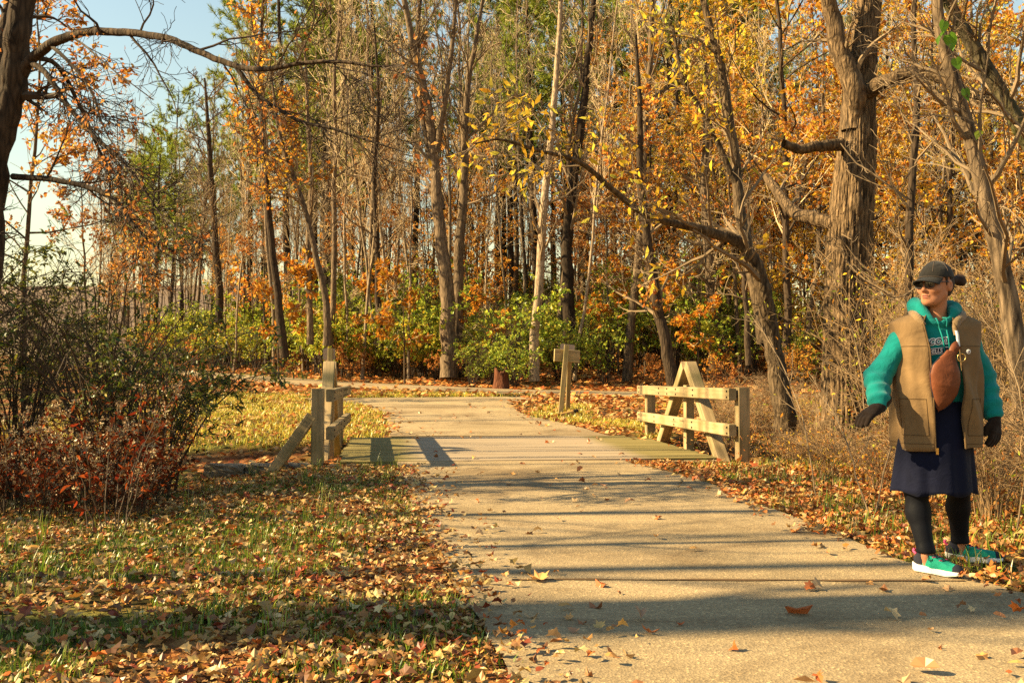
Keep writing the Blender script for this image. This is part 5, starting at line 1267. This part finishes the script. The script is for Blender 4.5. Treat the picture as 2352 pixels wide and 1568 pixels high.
# drawstrings
for a, b, c2 in (((2.362, 1.435), (2.385, 1.36), (2.405, 1.215)), ((2.418, 1.440), (2.422, 1.36), (2.428, 1.255))):
    pz = curve([(a[0], 0, a[1]), (b[0], 0, b[1]), (c2[0], 0, c2[1])], 24); pz[:, 1] = on_hoodie(pz[:, 0], pz[:, 2], lift=.007)
    g = Geo(); g.tubes(pz - PB, np.full(24, .0042), 8); g.obj('drawstring', M_TEAL, person, True)

# ---- gloves and leggings
for hk, nm in ((HND_R, 'glove'), (HND_L, 'glove')):
    w = np.asarray(hk['w']); f_ = lambda p, hk=hk, w=w: np.minimum(hand_prims(p, **hk), d_cone(p, w, w - norm(np.asarray(hk['fwd'], float)) * .05 + np.array((0, .01, .02)), .033, .034)) - .003
    sdf_obj(nm, f_, w - .23, w + .1, .0042, M_GLOVE, person, PB)
def legg(k_, a_, h_):
    k_ = np.array(k_); a_ = np.array(a_); c = k_ * .62 + a_ * .38 + np.array((0, .022, 0)); e = a_ * .93 + k_ * .07
    return lambda p: np.maximum(union([d_cone(p, h_, k_, .085, .064), d_cone(p, k_, c, .062, .063), d_cone(p, c, e, .063, .0435), d_cone(p, e, a_, .0435, .042)], .03), .128 - p[:, 2]) + 1.0 * np.maximum(p[:, 2] - .52, 0)
sdf_obj('legging', legg(knR, anR, hipR), (2.13, 5.36, .10), (2.44, 5.78, .72), .0062, M_LEGG, person, PB)
sdf_obj('legging', legg(knL, anL, hipL), (2.38, 5.5, .10), (2.76, 5.98, .72), .0062, M_LEGG, person, PB)

# ---- skirt: an open tube with folds
def loft(rows, nu, fold, a0=0.0, a1=2 * math.pi, closed=True, e=1.0):
    V = []; us = np.linspace(a0, a1, nu, endpoint=not closed)
    for r, (z, cx, cy_, hw, hd) in enumerate(rows):
        sx = np.sign(np.sin(us)) * np.abs(np.sin(us)) ** e; cx_ = np.sign(np.cos(us)) * np.abs(np.cos(us)) ** e
        f = fold(us, z); V.append(np.stack([cx + (hw + f) * sx, cy_ - (hd + f) * cx_, np.full(nu, z)], -1))
    V = np.array(V); i = np.arange(V.shape[0] * nu).reshape(-1, nu)
    if closed: q = np.stack([i[:-1], np.roll(i[:-1], -1, 1), np.roll(i[1:], -1, 1), i[1:]], -1)
    else: q = np.stack([i[:-1, :-1], i[:-1, 1:], i[1:, 1:], i[1:, :-1]], -1)
    return V, q.reshape(-1, 4)
def shell(V, q, th):
    """give a sheet a thickness"""
    n = len(V); nrm = np.zeros_like(V); fn = np.cross(V[q[:, 2]] - V[q[:, 0]], V[q[:, 3]] - V[q[:, 1]])
    for k in range(4): np.add.at(nrm, q[:, k], fn)
    nrm = norm(nrm); V2 = V - nrm * th
    from collections import Counter
    ed = {}
    for f in q:
        for k in range(4):
            a, b = int(f[k]), int(f[(k + 1) % 4])
            if (b, a) in ed: del ed[(b, a)]
            else: ed[(a, b)] = 1
    rim = [[b, a, a + n, b + n] for a, b in ed]
    return np.concatenate([V, V2]), np.concatenate([q, q[:, ::-1] + n, np.array(rim)])
def sk_fold(u, z): return (.95 - z) * (.024 * np.sin(4 * u + 1.1) + .015 * np.sin(9 * u + 4 * z) + .006 * np.sin(17 * u))
zs = np.linspace(.452, .96, 22)
rows = [(z, 2.40 - .022 * (.95 - z) / .5, 5.645, np.interp(z, [.44, .7, .96], [.236, .205, .175]), np.interp(z, [.44, .7, .96], [.20, .165, .13])) for z in zs]
V, q = loft(rows, 96, sk_fold)
V[:, :, 2] += 0 if False else 0
V = V.reshape(-1, 3); V[:, 2] += np.where(V[:, 2] < .47, .012 * np.sin(6 * np.arctan2(V[:, 0] - 2.4, V[:, 1] - 5.65)), 0)
V, q = shell(V, q, .004); g = Geo(); g.add(V - PB, q=q); g.obj('skirt', M_SKIRT, person, smooth=True)

# ---- vest, open at the front
def vest_fold(u, z):
    s = np.clip((1.4 - z) / .5, 0, 1)
    return s * (.013 * np.sin(7 * u + 5 * z + 1.5 * np.sin(6 * z)) + .007 * np.sin(15 * u + 3 * np.sin(7 * z))) + .004 * np.sin(22 * z + 9 * u + 2 * np.sin(4 * u))
vz = np.concatenate([np.linspace(.70, 1.30, 40), np.linspace(1.315, 1.47, 16)])
Vr = []; nu = 110
for z in vz:
    hw = float(np.interp(z, [.70, .85, 1.0, 1.2, 1.34, 1.405, 1.43, 1.45, 1.47], [.240, .240, .236, .234, .246, .254, .214, .15, .105])); hd = float(np.interp(z, [.70, 1.0, 1.25, 1.38, 1.43, 1.47], [.205, .195, .18, .145, .108, .092]))
    cx = float(np.interp(z, [.7, 1.2, 1.45], [2.413, 2.408, 2.405])); cy_ = 5.66
    xl = float(np.interp(z, [.70, 1.0, 1.25, 1.40, 1.47], [2.322, 2.316, 2.306, 2.288, 2.335])); xr = float(np.interp(z, [.70, 1.0, 1.25, 1.40, 1.47], [2.486, 2.480, 2.468, 2.455, 2.470]))
    e = .92
    ul = -math.asin(min(1, abs((xl - cx) / hw)) ** (1 / e)); ur = math.asin(min(1, abs((xr - cx) / hw)) ** (1 / e))
    us = np.linspace(ul, ur - 2 * math.pi, nu)
    sx = np.sign(np.sin(us)) * np.abs(np.sin(us)) ** e; cc = np.sign(np.cos(us)) * np.abs(np.cos(us)) ** e
    f = vest_fold(us, z)
    Vr.append(np.stack([cx + (hw + f) * sx, cy_ - (hd + f) * cc, np.full(nu, z) + (0.012 * np.sin(us * 2) if z < .705 else 0)], -1))
Vr = np.array(Vr); i = np.arange(Vr.shape[0] * nu).reshape(-1, nu); q = np.stack([i[:-1, :-1], i[1:, :-1], i[1:, 1:], i[:-1, 1:]], -1).reshape(-1, 4)[:, ::-1]
Vv = Vr.reshape(-1, 3)
fnm = np.cross(Vv[q[:, 2]] - Vv[q[:, 0]], Vv[q[:, 3]] - Vv[q[:, 1]]); cen = Vv[q].mean(1)
if ((fnm * (cen - np.array((2.41, 5.66, 1.1)))).sum(1)).mean() < 0: q = q[:, ::-1]
VS, qs = shell(Vv, q, .009); g = Geo(); g.add(VS - PB, q=qs); vest = g.obj('vest', M_VEST, person, smooth=True)
def vest_at(k, r):      # a point of the vest's outer sheet by row and column fraction
    return Vr[int(round(r * (Vr.shape[0] - 1))), int(round(k * (nu - 1)))]
def row_of(z): return int(np.argmin(np.abs(vz - z)))
def seam(pts, rad=.0022, name='seam', mat=M_VESTD):
    g = Geo(); g.tubes(np.asarray(pts) - PB, np.full(len(pts), rad), 6); return g.obj(name, mat, person, True)
# yoke seams, hem seam, front edges with the zip, pockets
for z, c0, c1 in ((1.262, 0, 24), (1.262, nu - 25, nu - 1), (.725, 0, nu - 1)):
    seam(Vr[row_of(z), c0:c1 + 1] + np.array((0, -.0005, 0)))
for c, tm in ((0, M_VESTD), (nu - 1, M_BRASS)):
    seam(Vr[:, c] + np.array((0, -.002, 0)), .0042, 'front_edge', M_VESTD)
for cols in ((3, 17), (nu - 18, nu - 4)):
    r0, r1 = row_of(.775), row_of(.975)
    ring = np.concatenate([Vr[r0, cols[0]:cols[1]], Vr[r0:r1, cols[1]], Vr[r1, cols[1]:cols[0]:-1], Vr[r1:r0:-1, cols[0]], Vr[r0:r0 + 1, cols[0]]]); cdir = norm(ring - np.array((2.41, 5.66, 0)) * np.array((1, 1, 0)) - np.array((0, 0, 1)) * ring[:, 2:3])
    seam(ring + cdir * .001, .0022, 'pocket_seam')
# zip pull
g = Geo(); p0 = Vr[0, 0]; g.box(p0[0] - PB[0] + .004, p0[1] - PB[1] - .008, p0[2] - PB[2] + .0, .014, .006, .035); g.obj('zip_pull', M_BRASS, person)
# sherpa collar pieces standing beside the neck
def collar(pts, hgt_, name):
    P = curve(pts, 20); g = Geo(); g.tubes(P - PB, hgt_ * np.interp(np.linspace(0, 1, 20), [0, .1, .9, 1], [.5, 1, 1, .5]), 10); return g.obj(name, M_SHERPA, person, True)
collar([(2.300, 5.545, 1.385), (2.272, 5.575, 1.43), (2.278, 5.66, 1.462), (2.32, 5.75, 1.478), (2.41, 5.785, 1.482), (2.50, 5.75, 1.478), (2.535, 5.66, 1.462), (2.530, 5.58, 1.44), (2.470, 5.535, 1.40), (2.462, 5.52, 1.33)], .022, 'collar')
# snap badge and striped lanyard ribbon on the vest's edge
b_ = Vr[row_of(1.235), nu - 5]; g = Geo(); a_ = np.arange(14) / 14 * 2 * math.pi
g.add(np.concatenate([np.stack([b_[0] + .013 * np.cos(a_), np.full(14, b_[1] - .006), b_[2] + .013 * np.sin(a_)], -1), [[b_[0], b_[1] - .010, b_[2]]]]) - PB, t=[(14, k, (k + 1) % 14) for k in range(14)]); g.obj('button', M_WHITE, person)
g = Geo(); g.add(np.concatenate([np.stack([b_[0] + .008 * np.cos(a_), np.full(14, b_[1] - .0095), b_[2] + .008 * np.sin(a_)], -1), [[b_[0], b_[1] - .0125, b_[2]]]]) - PB, t=[(14, k, (k + 1) % 14) for k in range(14)]); g.obj('button_centre', M_PLATEB, person)

# ---- cap
def cap(p):
    q = (p - HC) @ HR
    dome = d_ell(q, (0, .014, .034), (.086, .106, .104)); d = np.maximum(dome, .040 - .10 * (q[:, 1]) * .25 - q[:, 2])
    return np.maximum(d, -d_ell(q, (0, .014, .03), (.080, .100, .098)))
sdf_obj('cap', cap, (2.24, 5.44, 1.60), (2.53, 5.76, 1.77), .0042, M_CAP, person, PB)
nu_, nv_ = 25, 9; Vb = []
for v_ in np.linspace(0, 1, nv_):
    for u_ in np.linspace(-1, 1, nu_):
        a = u_ * 1.12; rx, ry = .084, .104
        bx, by = rx * math.sin(a), .014 - ry * math.cos(a); out = .068 * v_ * math.cos(a * .98) ** .55
        z = .050 - .018 * v_ - .030 * (abs(u_) ** 2) * (0.45 + .55 * v_)
        Vb.append((bx * (1 + .05 * v_), by - out, z))
i = np.arange(nu_ * nv_).reshape(nv_, nu_); qb = np.stack([i[:-1, :-1], i[1:, :-1], i[1:, 1:], i[:-1, 1:]], -1).reshape(-1, 4)
Vb = np.array([hl(v) for v in Vb]); Vb, qb = shell(Vb, qb, .004); g = Geo(); g.add(Vb - PB, q=qb); g.obj('brim', M_CAP, person, True)
for aa in (-.5, .5, 1.5, -1.5):
    th = np.linspace(.42, 1.5, 18); pts = [hl((.0868 * math.cos(t) * math.sin(aa), .014 - .107 * math.cos(t) * math.cos(aa), .034 + .105 * math.sin(t))) for t in th]
    g = Geo(); g.tubes(np.array(pts) - PB, np.full(18, .0012), 5); g.obj('stitching', M_STITCH, person, True)
rim = [hl(((.0875) * math.sin(a), .014 - .108 * math.cos(a), .049 - .030 * (a / 1.12) ** 2 * .45 + .004)) for a in np.linspace(-1.1, 1.1, 30)]
g = Geo(); g.tubes(np.array(rim) - PB, np.full(30, .0014), 5); g.obj('stitching', M_STITCH, person, True)
# ---- hair below the cap and the bun
def hair(p):
    q = (p - HC) @ HR
    d = np.maximum(d_ell(q, (0, .026, .010), (.0815, .094, .098)), np.maximum(.018 - q[:, 1] + .25 * np.maximum(q[:, 2], -.05), q[:, 2] - .05))
    d = np.maximum(d, -.062 - q[:, 2] - .0)
    bun = d_ell(q, (.030, .186, .022), (.036, .034, .034)) + .003 * np.sin(90 * q[:, 0] + 60 * q[:, 2]); pony = d_cone(q, (.01, .095, .025), (.028, .165, .024), .026, .020)
    d = np.minimum(d, union([bun, pony], .01))
    for s in (-1, 1): d = np.minimum(d, d_cone(q, (s * .073, -.005, .045), (s * .072, -.004, -.005), .010, .004))
    return d + .0015 * np.sin(140 * q[:, 0] + 90 * q[:, 1])
sdf_obj('hair', hair, (2.26, 5.46, 1.53), (2.63, 5.84, 1.70), .0045, M_HAIR, person, PB)
# ---- sunglasses
gl_ = empty('sunglasses', (0, 0, 0), person)
for s in (-1, 1):
    pts = []
    for k in range(20):
        a = 2 * math.pi * k / 20; ex = .027 * np.sign(math.cos(a)) * abs(math.cos(a)) ** .6; ez = .0195 * np.sign(math.sin(a)) * abs(math.sin(a)) ** .6
        x = s * .034 + ex; pts.append((x, -.1035 + .30 * (abs(x)) ** 1.35, .008 + ez))
    P = np.array([hl(p_) for p_ in pts]); cc = P.mean(0)
    g = Geo(); g.add(np.concatenate([P, [cc - HR @ np.array((0, .003, 0))]]) - PB, t=[(20, k, (k + 1) % 20) for k in range(20)]); g.obj('lens', M_LENS, gl_, True)
    ring = np.concatenate([P, P[:1]]); g = Geo(); g.tubes(ring - PB, np.full(21, .0026), 6); g.obj('frame', M_FRAME, gl_, True)
    tm = curve([hl((s * .062, -.088, .016)), hl((s * .076, -.055, .017)), hl((s * .082, .0, .016)), hl((s * .083, .022, .008))], 12); g = Geo(); g.tubes(tm - PB, np.full(12, .0028), 6); g.obj('temple', M_FRAME, gl_, True)
br_ = curve([hl((-.009, -.103, .013)), hl((0, -.106, .016)), hl((.009, -.103, .013))], 6); g = Geo(); g.tubes(br_ - PB, np.full(6, .0026), 6); g.obj('bridge', M_FRAME, gl_, True)

# ---- shoes
def shoe(heel, toe, an):
    heel = np.array(heel); toe = np.array(toe); X = norm((toe - heel) * np.array((1, 1, 0))); Yv = np.array((-X[1], X[0], 0)); L = np.linalg.norm((toe - heel)[:2])
    Mx = np.stack([X, Yv, np.array((0, 0, 1.0))], 1); o = np.array((heel[0], heel[1], .024))
    loc = lambda p: (p - o) @ Mx
    wid = lambda x: np.interp(x, [-.02, .03, .11, .19, L, L + .03], [.030, .037, .036, .046, .036, .012])
    def foot2(q, x0, x1, grow=0.0):
        t = np.clip((q[:, 0] - x0) / (x1 - x0), 0, 1); dx = np.maximum(np.maximum(x0 + .02 - q[:, 0], q[:, 0] - x1 + .03), 0)
        return np.sqrt(np.minimum(np.abs(q[:, 1]) - wid(q[:, 0]) + .016 - grow, 0) * 0 + np.maximum(np.abs(q[:, 1]) - wid(q[:, 0]) + .022 - grow, 0) ** 2 + dx ** 2) - .022
    def upper(p):
        q = loc(p); top = np.interp(q[:, 0], [-.02, .02, .075, .12, .20, L + .02], [.10, .105, .098, .088, .058, .034])
        d = np.maximum(foot2(q, -.018, L + .012, -.004), np.maximum(q[:, 2] - top, .025 - q[:, 2])); d2 = d_cone(q, (.03, 0, .05), (.11, 0, .055), .038, .036)
        round_ = d_cone(q, (.10, 0, .045), (L - .03, 0, .028), .042, .036)
        d = smin(np.maximum(d, d_ell(q, (L * .42, 0, .02), (L * .62, .052, .098))), np.maximum(round_, .02 - q[:, 2]), .012)
        d = smin(d, np.maximum(d_cone(q, (.025, 0, .05), (.038, 0, .098), .037, .036), .02 - q[:, 2]), .012)
        return np.maximum(d, -d_cone(q, (.042, 0, .075), (.03, 0, .15), .029, .033))
    def sole(p):
        q = loc(p); rise = np.interp(q[:, 0], [-.03, .0, .05, L - .05, L + .02], [.012, 0, 0, .0, .016])
        return np.maximum(foot2(q, -.022, L + .02, .004), np.maximum(q[:, 2] - np.interp(q[:, 0], [-.02, .02, .1, L], [.048, .042, .034, .030]), rise - q[:, 2]))
    lo = np.minimum(heel, toe) - .08; hi = np.maximum(heel, toe) + .08; lo[2] = .0; hi[2] = .16
    return upper, sole, loc, lo, hi, L, lambda x, y, z: o + Mx @ np.array((x, y, z))
for heel, toe, an, lit in ((hR_, tR, anR, True), (hL_, tL, anL, False)):
    up_, so_, loc, lo, hi, L, wp = shoe(heel, toe, an)
    sh = sdf_obj('shoe', lambda p: np.maximum(up_(p), .045 - loc(p)[:, 0] + .4 * (loc(p)[:, 2] - .05)), lo, hi, .0042, M_SHOE, person, PB)
    sdf_obj('heel_cup', lambda p: np.maximum(up_(p) - .0008, loc(p)[:, 0] - .045 - .4 * (loc(p)[:, 2] - .05)), lo, hi, .0042, M_SHOED, sh, PB)
    sdf_obj('sole', so_, lo, hi, .0042, M_SOLE, sh, PB)
    sdf_obj('toe_cap', lambda p: np.maximum(up_(p) - .002, (L - .032) - loc(p)[:, 0]), lo, hi, .0042, M_SHOED, sh, PB)
    def top_z(x, y):
        z = .13
        for _ in range(60):
            d = float(up_(wp(x, y, z)[None])[0])
            if d < .0015: break
            z -= max(d * .6, .0008)
        return z
    for k in range(5):
        x = .088 + .019 * k; P = np.array([wp(x + .004 * (-1) ** k * (y / .02), y, top_z(x, y) + .002) for y in np.linspace(-.024, .024, 9)])
        g = Geo(); g.tubes(P - PB, np.full(9, .0026), 6); g.obj('lace', M_SHOED, sh, True)
    for s in (-1, 1):
        P = curve([wp(.085, 0, top_z(.085, 0) + .003), wp(.075, s * .022, top_z(.085, s * .02) + .02), wp(.09, s * .045, .075), wp(.105, s * .036, .078), wp(.09, s * .01, top_z(.09, .01) + .004)], 16); g = Geo(); g.tubes(P - PB, np.full(16, .0023), 6); g.obj('lace', M_SHOED, sh, True)
        for x in (.11, .148):
            yy = s * .027; zz = top_z(x, yy); g = Geo(); g.box(0, 0, 0, .016, .008, .005); oo = g.obj('eyelet', M_PINK, sh); oo.location = wp(x, yy, zz) - PB
    P = curve([wp(-.012, 0, .09), wp(-.026, 0, .105), wp(-.018, 0, .118)], 8); g = Geo(); g.tubes(P - PB, np.full(8, .008), 6); g.obj('pull_tab', M_PINK, sh, True)

# ---- leather sling bag hanging across the chest (worn: a thing of its own)
BC = np.array((2.372, 5.462, 1.075)); BA = norm(np.array((.24, -.05, 1.0))); BS = norm(np.cross(BA, (0, -1, 0))); BN = np.cross(BS, BA)
bag = empty('sling_bag', BC); tag(bag, 'brown leather sling bag hanging across the chest of the person', 'bag')
Mb = np.stack([BS, BN, BA], 1)
def bagf(p):
    q = (p - BC) @ Mb
    w = np.interp(q[:, 2], [-.165, -.15, -.11, -.05, .02, .07, .11, .145, .175], [.004, .022, .048, .074, .086, .078, .056, .034, .026])
    t = np.interp(q[:, 2], [-.165, -.12, -.02, .06, .12, .175], [.006, .022, .036, .03, .014, .005])
    x = q[:, 0] + .012 * np.sin(q[:, 2] * 16)
    k = (np.abs(x) / w) ** 2.6 + (np.abs(q[:, 1]) / t) ** 2.2
    return np.maximum((k ** (1 / 2.4) - 1) * np.minimum(w, t) * .8, np.abs(q[:, 2]) - .172)
sgn = 1.0
Vbg, Qbg = surface_nets(bagf, BC - .19, BC + .19, .0055); g = Geo(); g.add(Vbg - BC, q=Qbg); bb = g.obj('pouch', M_BAG, bag, smooth=True)
zz_ = np.linspace(-.15, .12, 30); wwp = np.interp(zz_, [-.165, -.15, -.11, -.05, .02, .07, .11, .145, .175], [.004, .022, .048, .074, .086, .078, .056, .034, .026])
for s_ in (-1, 1):      # zip seam along the side
    P = np.stack([s_ * wwp * .985 - .012 * np.sin(zz_ * 16), 0 * zz_ + .004, zz_], -1) @ Mb.T; g = Geo(); g.tubes(P, np.full(30, .0032), 6); g.obj('zip', M_SHOED, bag, True)
tp = np.array((0, 0, .135)) @ Mb.T
def strap(pts, w, t, mat, name):
    P = curve(pts, 16); T = norm(np.gradient(P, axis=0)); S_ = norm(np.cross(T, np.array((0, -1.0, 0.2)))); Nn = np.cross(S_, T)
    V = np.stack([P - S_ * w - Nn * t, P + S_ * w - Nn * t, P + S_ * w + Nn * t, P - S_ * w + Nn * t], 1); i = np.arange(64).reshape(16, 4)
    g = Geo(); g.add(V.reshape(-1, 3), q=np.concatenate([np.stack([i[:-1], np.roll(i[:-1], -1, 1), np.roll(i[1:], -1, 1), i[1:]], -1).reshape(-1, 4), [[0, 1, 2, 3]], [[60, 63, 62, 61]]])); return g.obj(name, mat, bag, True)
strap([tp + np.array((-.002, .004, .0)), tp + np.array((.012, .0, .03)), tp + np.array((.028, .0, .06)), np.array((2.452, 5.468, 1.275)) - BC], .024, .003, M_BAG, 'strap')
strap([np.array((2.452, 5.466, 1.268)) - BC, np.array((2.453, 5.475, 1.30)) - BC, np.array((2.453, 5.482, 1.33)) - BC, np.array((2.453, 5.495, 1.355)) - BC], .008, .002, M_WHITE, 'ribbon')
ra = np.linspace(0, 2 * math.pi, 25); rc = np.array((2.455, 5.440, 1.205)) - BC
g = Geo(); g.tubes(np.stack([rc[0] + .022 * np.cos(ra), np.full(25, rc[1]), rc[2] + .022 * np.sin(ra)], -1), np.full(25, .0032), 6); g.obj('ring', M_BRASS, bag, True)

# ================================================================== labels that single out each of the repeats (relabel)
ZONES = [(270, 'far left of the woods'), (330, 'left of the far bushes'), (390, 'among the far bushes'), (450, 'near the left end of the woods'), (520, 'at the left end of the woods'), (640, 'left of the slender dark trunk'), (700, 'behind the slender dark trunk'), (780, 'behind the small plate sign'), (880, 'left of the twin trunk'), (985, 'just left of the twin trunk'), (1085, 'behind the twin trunk'), (1200, 'right of the twin trunk'), (1275, 'behind the slim pale trunk'), (1350, 'behind the leaning sign'), (1460, 'right of the leaning sign'), (1540, 'left of the peaked railing frame'), (1620, 'behind the peaked railing frame'), (1720, 'right of the peaked railing frame'), (1830, 'behind the arching tree'), (1890, 'left of the rugged trunk'), (2010, 'behind the rugged trunk'), (2150, 'behind the person'), (9999, 'at the right edge')]
KINDS = {'orange bushes of the middle slope': 'orange bushes amid trunks', 'low golden trees right': 'low golden leaved trees', 'leafless trees in the woods': 'tall leafless trees', 'thin pole trees in the woods': 'thin pale pole trees', 'rusty orange understory trees': 'rusty orange leaved trees', 'golden trees of the woods': 'golden leaved trees', 'pines behind the woods': 'green pines',
         'undergrowth left of the twin trunk': 'yellow green bushes', 'undergrowth right of the twin trunk': 'green leafy bushes', 'undergrowth behind the rugged trunk': 'dark green bushes', 'orange brown undergrowth': 'low orange brown bushes', 'rusty bushes right': 'low rusty bushes', 'bushes by the stump': 'small green bushes', 'bushes at the left end of the woods': 'low far bushes', 'bushes high on the slope': 'tall bushes upslope', 'bushes high on the right slope': 'orange bushes upslope',
         'tall brambles on the right bank': 'tall dry brambles', 'low brambles on the right bank': 'low straw coloured brambles', 'dry weeds below the left bushes': 'dry reddish weeds with seed heads'}
WZ = [(60, 'at the left edge'), (150, 'below the left edge bushes'), (260, 'below the big dark bush'), (9999, 'nearest the stone wall')]
ORD = ['leftmost', 'second from left', 'third from left', 'fourth from left', 'fifth from left', 'sixth from left', 'seventh from left', 'eighth from left', 'ninth from left', 'tenth from left', 'eleventh from left', 'twelfth from left', 'thirteenth from left', 'fourteenth from left', 'fifteenth from left', 'sixteenth from left', 'seventeenth from left', 'eighteenth from left', 'nineteenth from left', 'twentieth from left']
cells = {}
for o in sc.objects:
    gname = o.get('group')
    if o.parent is None and gname in KINDS:
        px = px_of(o.location.x, o.location.y)
        zone = [z for lim, z in (WZ if 'weeds' in gname else ZONES) if px < lim][0]
        row = '' if 'weeds' in gname else (' in front' if o.location.y < 42 else ' behind') if 'bramble' not in gname else (' near the path' if o.location.y < 10.5 else ' farther back')
        cells.setdefault((gname, zone, row), []).append((px, o))
for (gname, zone, row), lst in cells.items():
    lst.sort(key=lambda t: t[0])
    for k, (px, o) in enumerate(lst):
        o['label'] = (('lone one' if len(lst) == 1 else ORD[min(k, 19)]) + ' of ' + KINDS[gname] + ' ' + zone + row)
